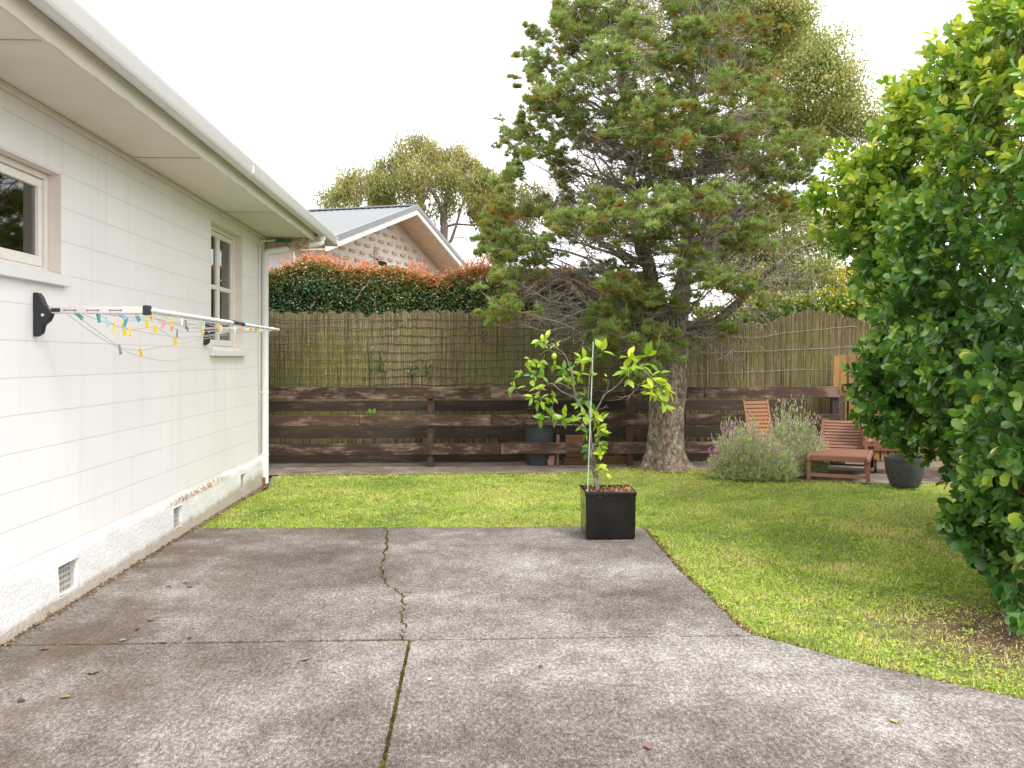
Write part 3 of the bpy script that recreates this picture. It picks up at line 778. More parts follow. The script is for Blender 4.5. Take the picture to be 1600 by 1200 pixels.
# downpipe
m = MB(); r = .039
dpx, dpy = -2.368, 10.84; oy = 11.38
m.tube([(-1.81, oy, 2.955), (-1.81, oy, 2.895)], [.052, .046], 16)
m.tube([(-1.81, oy, 2.90), (-1.81, oy, 2.868), (-1.825, oy - .012, 2.852), (-1.86, oy - .04, 2.845), (-2.30, dpy + .08, 2.705), (-2.345, dpy + .02, 2.69), (dpx, dpy, 2.66), (dpx, dpy, 2.6)], r, 16)
m.tube([(dpx, dpy, 2.61), (dpx, dpy, .02)], r * .98, 16)
dp = H(m.build('downpipe', M_pipe, house, smooth='auto'))
for z in (1.76, 1.07, .35):
    b = MB(); b.box(WX + .0, dpx, dpy - .012, dpy + .012, z - .012, z + .012); b.tube([(dpx, dpy, z - .012), (dpx, dpy, z + .012)], r + .003, 16)
    b.build('bracket', M_pipe, dp)
m = MB(); m.tube([(dpx - .03, dpy - .045, .0), (dpx - .03, dpy - .045, .09)], [.045, .047], 10, wob=.1); H(m.build('rusty_socket', M_rust, house))
m = MB(); m.tube([(-2.402, 10.70, .35), (-2.402, 10.70, 2.76), (-2.39, 10.75, 2.80), (-2.33, 10.99, 2.84), (-2.28, 11.0, 2.85)], .011, 8); H(m.build('conduit', M_pipe, house, smooth=True))

# ------------------------------------------------------------------ wall clothesline
cz = 1.70
cl_root = empty('clothesline', (WX, 5.27, cz), 0, 'white folding clothesline with black brackets fixed to the white wall', 'clothesline')
CL = Vector((WX, 5.27, cz))
def C_(o): o.location = o.location - CL; return o
for yb in (5.27, 8.55):
    pr = [(WX + .001, cz + .125), (WX + .025, cz + .125), (WX + .045, cz + .10), (WX + .060, cz + .06), (WX + .088, cz + .035), (WX + .10, cz + .005), (WX + .085, cz - .03), (WX + .055, cz - .055), (WX + .045, cz - .10), (WX + .02, cz - .118), (WX + .001, cz - .118)]
    m = MB(); m.prism([(a, b) for a, b in pr], yb - .026, 'y', yb + .026)
    br = C_(m.build('bracket', M_black, cl_root, bevel=.006))
    b = MB(); b.tube([(WX + .055, yb - .031, cz + .0), (WX + .055, yb - .026, cz + .0)], .008, 10); b.build('screw', M_alu2, br)
AX = -1.80; az_ = 1.728
for yb in (5.27, 8.60):
    m = MB(); m.box(WX + .075, AX, yb - .016, yb + .016, az_ - .019, az_ + .019)
    am = C_(m.build('arm', M_alu, cl_root, bevel=.005))
    for i in range(3):
        s = MB(); x = WX + .17 + i * .125
        s.box(x, x + .055, yb - .0175, yb - .0155, az_ - .002, az_ + .001); s.box(x - .006, x, yb - .019, yb - .0155, az_ - .004, az_ + .003); s.box(x + .055, x + .061, yb - .019, yb - .0155, az_ - .004, az_ + .003)
        s.build('slot', M_black, am)
    s = MB(); s.box(WX + .095, WX + .145, yb - .019, yb - .0155, az_ - .010, az_ + .010); s.build('clip', M_black, am, bevel=.004)
m = MB(); m.tube([(AX, 5.27, az_), (AX, 7.35, az_)], .017, 14); m.tube([(AX, 7.35, az_), (AX, 8.80, az_)], .0135, 14)
C_(m.build('front_bar', M_alu2, cl_root, smooth='auto'))
m = MB(); m.box(AX - .024, AX + .016, 5.25, 5.29, az_ - .026, az_ + .028); C_(m.build('corner_cap', M_black, cl_root, bevel=.006))
m = MB(); m.tube([(AX, 7.10, az_ + .004), (AX, 7.45, az_ + .002)], [.020, .017], 12); C_(m.build('sleeve', M_black, cl_root, smooth='auto'))
# pegs: (px, py of top, colour, length px-ish scale, lean degrees, line)
cordX = [-2.21, -2.13, -2.06, -1.99, -1.93, -1.87]
pegs = [(103, 490, 'teal', 60, 0), (151, 489, 'green', 50, 1), (155, 492, 'blue', 8, 1), (167, 499, 'pale blue', 5, 1), (179, 508, 'yellow', 3, 1), (191, 495, 'yellow', -5, 2), (198, 500, 'blue', -20, 2),
        (194, 513, 'yellow', 2, 1), (203, 515, 'yellow', -32, 1), (186, 490, 'lilac', 60, 3), (203, 489, 'yellow', 75, 4), (213, 492, 'blue', 35, 3), (229, 500, 'yellow', 3, 2), (237, 489, 'yellow', 4, 5),
        (245, 492, 'pale blue', 8, 4), (243, 510, 'yellow', 2, 1), (258, 503, 'pink', -25, 3), (267, 499, 'yellow', -4, 4), (269, 508, 'pink', 15, 2), (277, 518, 'grey', 3, 2), (274, 530, 'yellow', 6, 1), (283, 499, 'white', -12, 5),
        (290, 504, 'grey', 20, 4), (293, 513, 'green', 70, 3), (319, 505, 'pale blue', 10, 4), (316, 513, 'yellow', -10, 3), (342, 506, 'yellow', 2, 5), (345, 512, 'white', 5, 4), (366, 512, 'white', 0, 4), (375, 511, 'pink', 20, 5),
        (393, 511, 'yellow', 30, 5), (399, 511, 'teal', 20, 4), (405, 512, 'yellow', -15, 5), (187, 543, 'grey', -25, 0), (219, 548, 'yellow', 25, 0)]
pegcol = {'teal': (.07, .42, .36), 'green': (.10, .42, .28), 'blue': (.09, .45, .62), 'pale blue': (.45, .66, .74), 'yellow': (.85, .58, .03), 'lilac': (.42, .47, .68), 'pink': (.85, .38, .36), 'grey': (.22, .23, .28), 'white': (.74, .75, .74)}
pegmat = {k: plain('peg_' + k.replace(' ', '_'), v_, .4, var=.04) for k, v_ in pegcol.items()}
pegmesh = {}
def peg_mesh(colr):
    if colr in pegmesh: return pegmesh[colr]
    m = MB()
    for s in (-1, 1):
        M = Matrix.Rotation(s * math.radians(5), 4, 'X')
        m.box(-.005, .005, s * .0035 - .003, s * .0035 + .003, -.050, .014, M)
        m.box(-.004, .004, s * .0065 - .002, s * .0065 + .002, -.020, -.004, M)
    m.tube([(-.006, 0, -.012), (.006, 0, -.012)], .0045, 8)
    me = bpy.data.meshes.new('peg'); me.from_pydata(m.v, [], m.f); me.materials.append(pegmat[colr]); pegmesh[colr] = me
    return me
lines = {i: [] for i in range(len(cordX))}
plist = []
for (px, py, colr, lean, li) in pegs:
    X = cordX[li]; t_ = (px - 800) / F
    Y = X * (CA - t_ * SA) / (SA + t_ * CA)
    d = X * SA + Y * CA; z = CAMZ - (py - 560) / F * d
    Y = min(max(Y, 5.33), 8.5)
    plist.append([px, X, Y, z, colr, lean, li]); lines[li].append((Y, z))
m = MB()
for li, X in enumerate(cordX):
    pts = [(5.29, az_ - .02)] + sorted(lines[li]) + [(8.58, az_ - .02 if li > 0 else az_ - .05)]
    # smooth path through pegs on this cord
    q = [Vector((X, y, z)) for y, z in pts if True]
    clean = [q[0]]
    for p in q[1:]:
        if p.y - clean[-1].y > .05: clean.append(p)
    m.tube(clean, .0022, 4)
for X in (-2.17, -2.02, -1.90, -1.84):
    sg = RS.uniform(.01, .10)
    m.tube([(X, 5.29 + 3.29 * t_, az_ - .02 - sg * 4 * t_ * (1 - t_)) for t_ in np.linspace(0, 1, 14)], .0022, 4)
sg = .23
m.tube([(-2.25, 5.29 + 3.26 * t_, az_ - .02 - .07 * t_ - sg * 4 * t_ * (1 - t_)) for t_ in np.linspace(0, 1, 18)], .0022, 4)
C_(m.build('cords', M_cord, cl_root))
ordn = ['first', 'second', 'third', 'fourth', 'fifth', 'sixth', 'seventh', 'eighth', 'ninth', 'tenth', 'eleventh', 'twelfth', 'thirteenth', 'fourteenth', 'fifteenth', 'sixteenth', 'seventeenth', 'eighteenth']
cnt = {}; tot = {}
for q in plist: tot[q[4]] = tot.get(q[4], 0) + 1
for q in sorted(plist, key=lambda a: a[0]):
    px, X, Y, z, colr, lean, li = q
    o = bpy.data.objects.new('clothes_peg', peg_mesh(colr)); link(o)
    o.location = (X, Y, z + .004); o.rotation_euler = (math.radians(lean), math.radians(RS.uniform(-8, 8)), math.radians(RS.uniform(-50, 50)))
    i = cnt.get(colr, 0); cnt[colr] = i + 1
    lab = f'only {colr} plastic peg clipped to the clothesline cords' if tot[colr] == 1 else f'{ordn[i]} {colr} plastic peg from the near end of the clothesline'
    tag(o, lab, 'clothes peg', 'pegs clipped on the clothesline')

# ------------------------------------------------------------------ fence of horizontal boards
FY = 12.60
bf = empty('board_fence', (0, FY, 0), 0, 'dark brown fence of horizontal boards under the brushwood screen', 'fence')
def PX(px, Y):   # X where a pixel column meets the plane Y
    t_ = (px - 800) / F; return Y * (t_ * CA + SA) / (CA - t_ * SA)
def PZ(py, px, Y):
    X = PX(px, Y); return CAMZ - (py - 560) / F * (X * SA + Y * CA)
def addboard(name, x0, x1, y0, y1, z0, z1, mat, par, off, tilt=0.0):
    m = MB(); cx = (x0 + x1) / 2; czz = (z0 + z1) / 2; cyy = (y0 + y1) / 2
    nseg = max(2, int((x1 - x0) / .25))
    hx = (x1 - x0) / 2; hz = (z1 - z0) / 2; hy = (y1 - y0) / 2
    for i in range(nseg + 1):
        x = -hx + 2 * hx * i / nseg; w_ = RS.normal(0, .0022); w2_ = RS.normal(0, .002)
        for (a, b) in ((-hy, -hz + w_), (hy, -hz + w_), (hy, hz + w2_), (-hy, hz + w2_)): m.v.append((x, a, b))
    for i in range(nseg):
        for k in range(4):
            a = 4 * i + k; b = 4 * i + (k + 1) % 4; m.f.append((a, b, b + 4, a + 4))
    m.f.append((3, 2, 1, 0)); e_ = 4 * nseg; m.f.append((e_, e_ + 1, e_ + 2, e_ + 3))
    o = m.build(name, mat, par, bevel=.004, segs=1)
    o.location = (cx - off[0], cyy - off[1], czz - off[2]); o.rotation_euler = (0, tilt, 0); return o
off = (0, FY, 0)
front_rows = [(605, 622), (648, 664.5), (691.5, 709)]
splits = [[380, 766, 1100, 1312], [380, 562, 768, 1070, 1312], [380, 782, 1150, 1312]]
for (a, b), sp in zip(front_rows, splits):
    z1, z0 = PZ(a, 800, FY), PZ(b, 800, FY)
    for p0, p1 in zip(sp[:-1], sp[1:]):
        addboard('front_board', PX(p0, FY) + .003, PX(p1, FY) - .003, FY - .032, FY, z0 + RS.normal(0, .003), z1 + RS.normal(0, .003), M_fence, bf, off, RS.normal(0, .0006))
BY = 13.12
back_rows = [(625.5, 641.5, [(380, 668), (678, 980), (986, 1262)]), (666, 684, [(380, 668), (678, 985), (986, 1150)]), (709, 728, [(380, 668), (678, 823), (986, 1300)])]
for (a, b, sp) in back_rows:
    z1, z0 = PZ(a, 800, BY), max(PZ(b, 800, BY), .005)
    for p0, p1 in sp:
        addboard('rear_board', PX(p0, BY) + .003, PX(p1, BY) - .003, BY, BY + .03, z0, z1, M_fenceback, bf, off)
for p in (363, 673, 983, 1302):
    m = MB(); x = PX(p, FY + .07); m.box(-.043, .043, -.045, .045, 0, 1.05)
    o = m.build('post', M_post, bf, bevel=.004); o.location = (x, .048, 0)
    m = MB(); m.box(-.03, .03, -.20, .20, -.03, .03)       # spacer tying front and rear boards
    for zz in (.93, .12):
        o2 = m.build('spacer', M_post, bf); o2.location = (x, .30, zz)
# end bay to the right: lighter post and panel
m = MB(); m.box(-.05, .05, -.02, .02, 0, .95); o = m.build('end_post', M_post, bf, bevel=.004); o.location = (PX(1316, FY) , .03, 0)

# ------------------------------------------------------------------ brushwood screen
RY = 13.32
rf = empty('brushwood_screen', (0, RY, 0), 0, 'tall greenish brown brushwood screen behind the board fence', 'screen')
def rtop(x):
    px = 800 + F * ((x * CA - RY * SA) / (x * SA + RY * CA))
    pts = [(300, 488), (420, 490), (470, 491), (560, 490), (570, 497), (600, 490), (640, 489), (700, 488), (800, 494), (900, 492), (1000, 500), (1100, 500), (1150, 506), (1191, 508), (1230, 494), (1270, 485), (1300, 492), (1328, 500), (1380, 508), (1600, 508)]
    py = np.interp(px, [p[0] for p in pts], [p[1] for p in pts])
    return CAMZ - (py - 560) / F * (x * SA + RY * CA)
n = 34000
x = np.sort(RS.uniform(PX(330, RY), PX(1520, RY), n)); x0 = x
top = rtop(x) + RS.normal(0, .014, n) - (RS.rand(n) < .08) * RS.uniform(0, .10, n) + .02 * np.sin(x * 31)
hgt = RS.uniform(.35, 1.0, n); full = RS.rand(n) < .35
zb = np.where(full, RS.uniform(0, .9, n), top - hgt)
short = (~full) & (RS.rand(n) < .65)
sh = RS.uniform(.0, 1.0, n)
zt = np.where(short, np.minimum(top, .6 + sh * (top - .6)), top); zb = np.where(short, np.maximum(zt - hgt, 0), zb)
yy = RY + RS.uniform(-.013, .013, n) + .010 * np.sin(x * 2.1)
r = RS.uniform(.0013, .0030, n)
tx = RS.normal(0, .018, n)
nv = 3
V = np.zeros((n, 6, 3)); ang = [-PI / 2, PI / 6, 5 * PI / 6]
for i, a in enumerate(ang):
    V[:, i, 0] = x + np.cos(a) * r; V[:, i, 1] = yy + np.sin(a) * r; V[:, i, 2] = zb
    V[:, i + 3, 0] = x + tx + np.cos(a) * r * .7; V[:, i + 3, 1] = yy + np.sin(a) * r; V[:, i + 3, 2] = zt
tl = np.array([0, 1, 4, 3, 1, 2, 5, 4, 2, 0, 3, 5]); ts = np.array([0, 4, 8])
loops = ((np.arange(n) * 6)[:, None] + tl).ravel(); starts = ((np.arange(n) * 12)[:, None] + ts).ravel()
vv = np.clip(.56 + RS.normal(0, .25, n), 0, 1)
reeds = npmesh('brushwood', M_reed, V.reshape(-1, 3) - [0, RY, 0], loops, starts, np.repeat(vv, 6), rf)
m = MB(); xs_ = np.linspace(PX(330, RY), PX(1520, RY), 90)
for i, q in enumerate(xs_): m.v += [(q, .03, 0), (q, .03, float(rtop(q)) - .06)]
for i in range(len(xs_) - 1): m.f.append((2 * i, 2 * i + 2, 2 * i + 3, 2 * i + 1))
m.build('backing_layer', M_fenceback, rf, fix=False)
for p in range(9):
    py0 = 500 + p * 12.6
    m = MB(); pts = []
    for px in np.arange(340, 1060, 7):
        zz = PZ(py0, px, RY) + .010 * math.sin(px * .05 + p) + RS.normal(0, .006); pts.append((PX(px, RY), -.030, zz))
    m.tube(pts, .0045, 3); m.build('wire', M_wired, rf)
for p, lst in enumerate(([(1060, 527), (1190, 527), (1230, 519), (1330, 510)], [(1060, 553), (1300, 544), (1345, 540)], [(1060, 585), (1290, 576), (1340, 574)])):
    m = MB(); pts = []
    for px in np.arange(1060, 1345, 12):
        pts.append((PX(px, RY), -.030, PZ(np.interp(px, [a for a, b in lst], [b for a, b in lst]), px, RY) + RS.normal(0, .003)))
    m.tube(pts, .0024, 3); m.build('wire', M_wire, rf)
# paling fence on the right
pf = empty('paling_fence', (PX(1400, 12.95), 12.95, 0), 0, 'orange brown upright paling fence behind the sun lounger', 'fence')
ox = PX(1400, 12.95)
x = PX(1305, 12.95)
while x < 9.0:
    h = 1.46 + RS.uniform(-.01, .02) + .04
    m = MB(); m.box(-.046, .046, -.009, .009, 0, h); o = m.build('paling', M_paling, pf, bevel=.002, segs=1); o.location = (x - ox, 0, 0)
    o.rotation_euler = (0, RS.normal(0, .006), 0); x += RS.uniform(.112, .120)
for z in (.20, 1.05):
    addboard('rail', PX(1318, 12.9), 9.0, 12.90, 12.935, z - .05, z + .05, M_log, pf, (ox, 12.95, 0))
tag(bpy.data.objects['paling_fence'])

# things tucked into the fence
m = MB(); pr = [(0, 0), (.185, 0), (.19, .01), (.207, .52), (.215, .525), (.215, .55), (.200, .55), (.197, .50), (0, .49)]
m.lathe(pr, (0, 0, 0), 40); o = m.build('plastic_tub', M_tub, smooth='auto'); o.location = (PX(843, 12.86), 12.86, -.01)
tag(o, 'dark grey round plastic tub standing behind the lowest fence board', 'tub')
m = MB(); m.box(-.02, .02, -.008, .008, 0, .42); o = m.build('timber_stake', M_pink, bevel=.002); o.location = (PX(871, 12.74), 12.74, -.008); o.rotation_euler = (0, .02, 0)
tag(o, 'short pinkish wooden stake upright beside the grey tub', 'stake')
m = MB(); m.box(-.48, .48, -.07, .07, 0, .10); o = m.build('timber_beam', M_log, bevel=.008); o.location = (PX(933, 12.85), 12.85, -.008); o.rotation_euler = (0, 0, .03)
tag(o, 'old brown timber beam lying on the ground behind the fence', 'timber beam')
m = MB(); m.box(-.13, .13, -.06, .06, 0, .30); o = m.build('timber_block', M_log, bevel=.01); o.location = (PX(898, 12.84), 12.84, .093)
tag(o, 'weathered timber block stacked upright on the old beam', 'timber block')
m = MB(); m.box(-.04, .05, -.03, .03, 0, .09); m.box(-.02, .06, -.025, .02, .07, .14); o = m.build('broken_brick', M_pink, bevel=.012); o.location = (PX(860, 12.63), 12.66, -.008)
tag(o, 'broken pink brick piece at the foot of the tub', 'brick')
# two leaves poking through the boards
m = np.array([[PX(580, 12.55), 12.555, PZ(647, 580, 12.55)], [PX(583, 12.55), 12.555, PZ(647, 583, 12.55)]])
o = scatter('climber_shoot', M_citrus, m, np.array([[-.35, -.1, 1], [.35, -.1, 1]]), np.array([[0, -1, .2], [0, -1, .2]]), .085, .06, T_LEAF2, np.array([.1, .15]))
tag(o, 'pair of light green leaves poking through the board fence', 'plant')

# ivy bits on the brushwood
n = 150; ctr = np.array([[577, 545], [577, 575], [598, 560], [598, 575], [645, 580], [668, 575], [622, 500], [755, 520]])
c = ctr[RS.randint(0, len(ctr), n)] + RS.normal(0, 4, (n, 2)) * [1, 1.6]
pp = np.array([[PX(a, RY - .05), RY - .05 - RS.rand() * .03, PZ(b, a, RY - .05)] for a, b in c])
o = scatter('ivy_sprig', M_hedge, pp, rdir(n) * [1, .3, 1], rdir(n) * .4 + [0, -1, .2], .035, .026, T_SIMPLE, np.clip(RS.normal(.3, .22, n), 0, .8))
tag(o, 'few dark ivy sprigs climbing on the brushwood screen', 'ivy', kind='stuff')
wv = MB()
for a in ((577, 610, 530), (598, 600, 545), (645, 600, 570), (668, 600, 565)):
    wv.tube([(PX(a[0] + 3 * math.sin(k), RY - .045), RY - .045, PZ(a[1] + (a[2] - a[1]) * k / 6, a[0], RY)) for k in range(7)], .003, 4)
wv.build('stem', M_barkb, o)

# ------------------------------------------------------------------ vegetation helpers
def curve_pts(a, b, n=5, sag=0.0, wob=.05):
    a = Vector(a); b = Vector(b); L = (b - a).length; out = []
    for i in range(n + 1):
        t_ = i / n; p = a.lerp(b, t_); k = math.sin(t_ * PI)
        p = p + Vector((random.uniform(-wob, wob), random.uniform(-wob, wob), random.uniform(-wob, wob))) * L * k; p.z -= sag * k * L
        out.append(p)
    return out
def twig_cloud(mb, base, dirn, L, r, depth, n=3, spread=.6, droop=0.0):
    base = Vector(base); d = Vector(dirn).normalized()
    mid = base + d * L * .5 + Vector((random.gauss(0, .08), random.gauss(0, .08), random.gauss(0, .08) - droop * .3)) * L
    end = base + d * L + Vector((random.gauss(0, .12), random.gauss(0, .12), random.gauss(0, .12) - droop)) * L
    mb.tube([base, mid, end], [r, r * .75, r * .45], 3 if r < .012 else 5, cap=False)
    if depth > 0:
        for i in range(n):
            t_ = random.uniform(.3, 1.0); p = base.lerp(mid, t_ * 2) if t_ < .5 else mid.lerp(end, t_ * 2 - 1)
            q = Vector((random.gauss(0, spread), random.gauss(0, spread), random.gauss(0, spread)))
            twig_cloud(mb, p, (d + q), L * random.uniform(.45, .75), r * .55, depth - 1, n, spread, droop)

# ------------------------------------------------------------------ hedge with red tips
hy0, hy1 = 13.75, 14.7
hx0, hx1 = PX(395, hy0), PX(1010, hy0)
hedge = empty('clipped_hedge', ((hx0 + hx1) / 2, 14.2, 0), 0, 'tall dark green hedge with bright red new tips behind the brushwood', 'hedge')
HO = np.array([(hx0 + hx1) / 2, 14.2, 0])
def htop(x): return 2.84 + .05 * np.sin(x * 2.3) + .05 * np.sin(x * 5.1 + 1) - .10 * (x + 3.6) / 5
n = 60000
x = RS.uniform(hx0, hx1, n); fr = RS.rand(n) < .66
dep = np.abs(RS.normal(0, .13, n)) + .10 * (1 - fbm(x, RS.rand(n) * 0 + 3, 2.2))
z = np.where(fr, RS.uniform(1.75, 1.0, n) * 0 + 1.75 + RS.rand(n) * (htop(x) - 1.75), htop(x) - np.abs(RS.normal(0, .10, n)))
lump = .14 * fbm(x, z, 2.5, 3) + .05 * fbm(x, z, 8, 1)
y = np.where(fr, hy0 + dep - lump * .9, RS.uniform(hy0 - .05, hy1, n))
nrm = np.where(fr[:, None], np.array([[0, -1, .6]]), np.array([[0, -.2, 1]])) + RS.normal(0, .55, (n, 3))
dr = RS.normal(0, .6, (n, 3)) + np.where(fr[:, None], np.array([[0, -.5, -.1]]), np.array([[0, -.2, .5]]))
topd = htop(x) - z
v = .22 + RS.normal(0, .12, n) + np.clip(.34 - topd, 0, 1) * 1.25 + (fbm(x, z, 1.6, 5) - .5) * .3 + np.clip((x + 2.2) / 3, 0, 1) * .24
v[RS.rand(n) < .09] += .28
v = np.clip(v, 0, .80)
scatter('foliage', M_hedge, np.stack([x, y, z], 1) - HO, dr, nrm, RS.uniform(.032, .055, n), RS.uniform(.020, .032, n), T_LEAF2, v, hedge)
# upright red shoots
ns = 1500
x = RS.uniform(hx0, hx1, ns); x = x[fbm(x, x * 0 + 1, 2.6, 2) > .36 + .20 * RS.rand(len(x))]; ns = len(x)
y = RS.uniform(hy0 - .02, hy1, ns); hh = np.clip(.05 + .17 * fbm(x, y, 4, 1) + RS.normal(0, .04, ns) + (x > -.9) * (x < .2) * .05, .04, .3)
bz = htop(x) - .05
K = 11
tt = np.tile(np.linspace(.1, 1, K), ns)
bx = np.repeat(x, K); by = np.repeat(y, K); bzz = np.repeat(bz, K); hhr = np.repeat(hh, K); lean = np.repeat(RS.normal(0, .2, ns), K); lean2 = np.repeat(RS.normal(0, .2, ns), K)
pp = np.stack([bx + lean * tt * hhr, by + lean2 * tt * hhr, bzz + tt * hhr], 1)
a = RS.uniform(0, 2 * PI, len(pp)); dr = np.stack([np.cos(a), np.sin(a), RS.uniform(.5, 1.8, len(pp))], 1)
vshoot = np.clip(.66 + tt * .25 + RS.normal(0, .10, len(pp)), .45, 1)
scatter('red_shoots', M_hedge, pp - HO, dr, rdir(len(pp)) + [0, 0, .6], RS.uniform(.025, .042, len(pp)), RS.uniform(.011, .019, len(pp)), T_SIMPLE, vshoot, hedge)
m = MB()
for i in range(60):
    xx = RS.uniform(hx0, hx1); yy_ = RS.uniform(hy0 + .15, hy1 - .1)
    m.tube([p - Vector(HO) for p in curve_pts((xx, yy_, 0), (xx + RS.normal(0, .25), yy_ - .1, RS.uniform(1.9, 2.7)), 5, 0, .04)], [.025, .02, .018, .014, .01, .006], 5)
for i in range(9):   # pale bare twigs showing in the face
    xx = RS.uniform(hx0, hx1); zz = RS.uniform(1.9, 2.7)
    m.tube([p - Vector(HO) for p in curve_pts((xx, hy0 - .02, zz), (xx + RS.normal(0, .3), hy0 - .08, zz + RS.normal(0, .14)), 4, 0, .08)], .006, 4)
m.build('stems', M_twig, hedge)
core = MB(); core.box(hx0 + .1 - HO[0], hx1 - .1 - HO[0], hy0 + .32 - HO[1], hy1 - .2 - HO[1], .0, 2.60); core.build('inner_core', plain('dark_core', (.02, .022, .012), .95), hedge)  # solid dark block added inside so gaps between leaves are not see-through

# ------------------------------------------------------------------ generic leaf blob shrubs behind the fence
def blob_shrub(name, label, cat, mat, masses, d, leafL, leafW, per, vmean, vsd, tmpl=T_SIMPLE, stems=True, group=None, droop=0.0):
    """masses: (px,py,rx px,ry px,dd) ellipsoids in photo terms placed at real depth d+dd"""
    base = P(sum(q[0] for q in masses) / len(masses), 560, d); base.z = 0
    root = empty(name, base, 0, label, cat, group)
    PP, DD, NN, VV = [], [], [], []
    for (px, py, rx, ry, dd_) in masses:
        c = np.array(P(px, py, d + dd_)); s = (d + dd_) / F; a, b = rx * s, ry * s
        k = int(per * a * b * 4 * PI * 1.0) + 8
        q = rdir(k); rr = RS.uniform(.5, 1.05, k)[:, None] ** .6
        lp_ = q * rr * np.array([a, max(a, b) * .8, b]); lp_ *= (1 + .25 * (fbm(q[:, 0] * 3 + px, q[:, 2] * 3 + py, 1.5)[:, None] - .5))
        PP.append(c + lp_); NN.append(q * .7 + RS.normal(0, .5, (k, 3)) + [0, 0, .5]); DD.append(q * .5 + RS.normal(0, .6, (k, 3)) + [0, 0, -droop])
        VV.append(vmean + RS.normal(0, vsd, k) + q[:, 2] * .12 + RS.normal(0, .07))
    PP = np.vstack(PP); DD = np.vstack(DD); NN = np.vstack(NN); VV = np.clip(np.concatenate(VV), 0, 1)
    n_ = len(PP)
    scatter('crown', mat, PP - np.array(base), DD, NN, RS.uniform(.7, 1.2, n_) * leafL, RS.uniform(.75, 1.2, n_) * leafW, tmpl, VV, root)
    if stems:
        m = MB()
        for (px, py, rx, ry, dd_) in masses:
            c = P(px, py, d + dd_)
            m.tube([p - base for p in curve_pts(base + Vector((RS.normal(0, .1), RS.normal(0, .1), 0)), c, 5, 0, .05)], [.03, .026, .022, .016, .01, .005], 5)
        m.build('stems', M_barkb, root)
    return root
blob_shrub('green_shrub', 'light green and yellow leafy hedge over the brushwood on the right', 'shrub', M_lgreen,
           [(1130, 500, 45, 22, 0), (1180, 485, 38, 24, .2), (1215, 478, 36, 20, 0), (1250, 480, 34, 20, .1), (1290, 478, 36, 26, 0), (1325, 482, 36, 30, .2), (1365, 480, 40, 34, 0), (1400, 490, 40, 40, .3), (1090, 500, 40, 20, .2)], 14.3, .075, .05, 620, .55, .22)
blob_shrub('yellow_shrub', 'bright yellow leaved shrub rising behind the light green hedge', 'shrub', M_yell,
           [(1325, 440, 30, 24, 0), (1350, 445, 32, 30, .3), (1370, 455, 28, 30, 0), (1305, 462, 22, 18, .1), (1345, 470, 45, 26, .2)], 15.6, .055, .036, 800, .66, .2)
blob_shrub('dark_shrub', 'dark leaved shrub between the green and yellow shrubs', 'shrub', M_barkb and leaf_mat('dark_leaf', ((0.0, (.02, .03, .012)), (1.0, (.07, .10, .03))), .6, .15),
           [(1275, 462, 22, 16, 0), (1300, 455, 20, 18, .2)], 15.0, .05, .025, 450, .4, .2)

# ------------------------------------------------------------------ willow-like tree beyond the neighbour's roof
wd = 30.0
wb = P(693, 560, wd); wb.z = 0
wt = empty('distant_tree', wb, 0, 'spreading olive green tree with pale forked trunk behind the neighbour roof', 'tree')
wm = [(546, 286, 20, 13), (570, 280, 18, 13), (526, 300, 17, 12), (512, 312, 12, 10), (592, 286, 18, 15), (612, 268, 20, 18), (626, 250, 20, 16), (645, 236, 24, 15), (668, 240, 22, 18), (682, 254, 18, 16), (702, 246, 24, 16), (726, 252, 22, 18),
      (742, 268, 20, 20), (757, 282, 18, 18), (762, 300, 18, 16), (772, 315, 16, 18), (750, 322, 16, 18), (765, 345, 16, 18), (778, 362, 14, 14), (785, 335, 12, 16), (622, 292, 16, 12), (646, 306, 13, 12), (608, 312, 14, 9), (706, 312, 10, 9),
      (722, 290, 16, 14), (636, 276, 14, 12), (742, 300, 14, 14), (790, 385, 16, 18), (772, 392, 12, 12), (660, 226, 16, 9), (585, 305, 12, 9), (560, 306, 12, 9), (690, 285, 12, 10), (800, 300, 18, 25), (815, 345, 18, 25), (840, 310, 20, 30)]
PP, DD, NN, VV = [], [], [], []
wm2 = wm + [(RS.uniform(600, 790), RS.uniform(250, 345), 16, 12) for _ in range(16)] + [(RS.uniform(515, 620), RS.uniform(285, 320), 14, 9) for _ in range(8)]
for (px, py, rx, ry) in wm2:
    dz_ = RS.uniform(-1.8, 1.8); s = wd / F; c = np.array(P(px, py, wd + dz_))
    for _ in range(9):
        cc = c + rdir(1)[0] * RS.rand() ** .4 * 1.25 * np.array([rx * s, rx * s, ry * s])
        k = int(rx * ry * .30) + 11; q = RS.normal(0, 1, (k, 3)) * np.array([.13, .13, .19])
        PP.append(cc + q); DD.append(np.array([[0, 0, -.9]]) + RS.normal(0, .5, (k, 3))); NN.append(rdir(k)); VV.append(.48 + RS.normal(0, .17, k) + RS.normal(0, .13) + (cc[2] - c[2]) * .2)
PP, DD, NN = map(np.vstack, (PP, DD, NN)); VV = np.clip(np.concatenate(VV), 0, 1); k = len(PP)
scatter('crown', M_willow, PP - np.array(wb), DD, NN, RS.uniform(.08, .19, k), RS.uniform(.028, .05, k), T_SIMPLE, VV, wt)
m = MB()
W_ = lambda px, py, dd_=0: P(px, py, wd + dd_) - wb
m.tube([Vector((0, 0, 0)), W_(695, 440), W_(692, 390), W_(694, 355), W_(693, 335), W_(688, 322)], [.22, .2, .15, .13, .11, .09], 9)
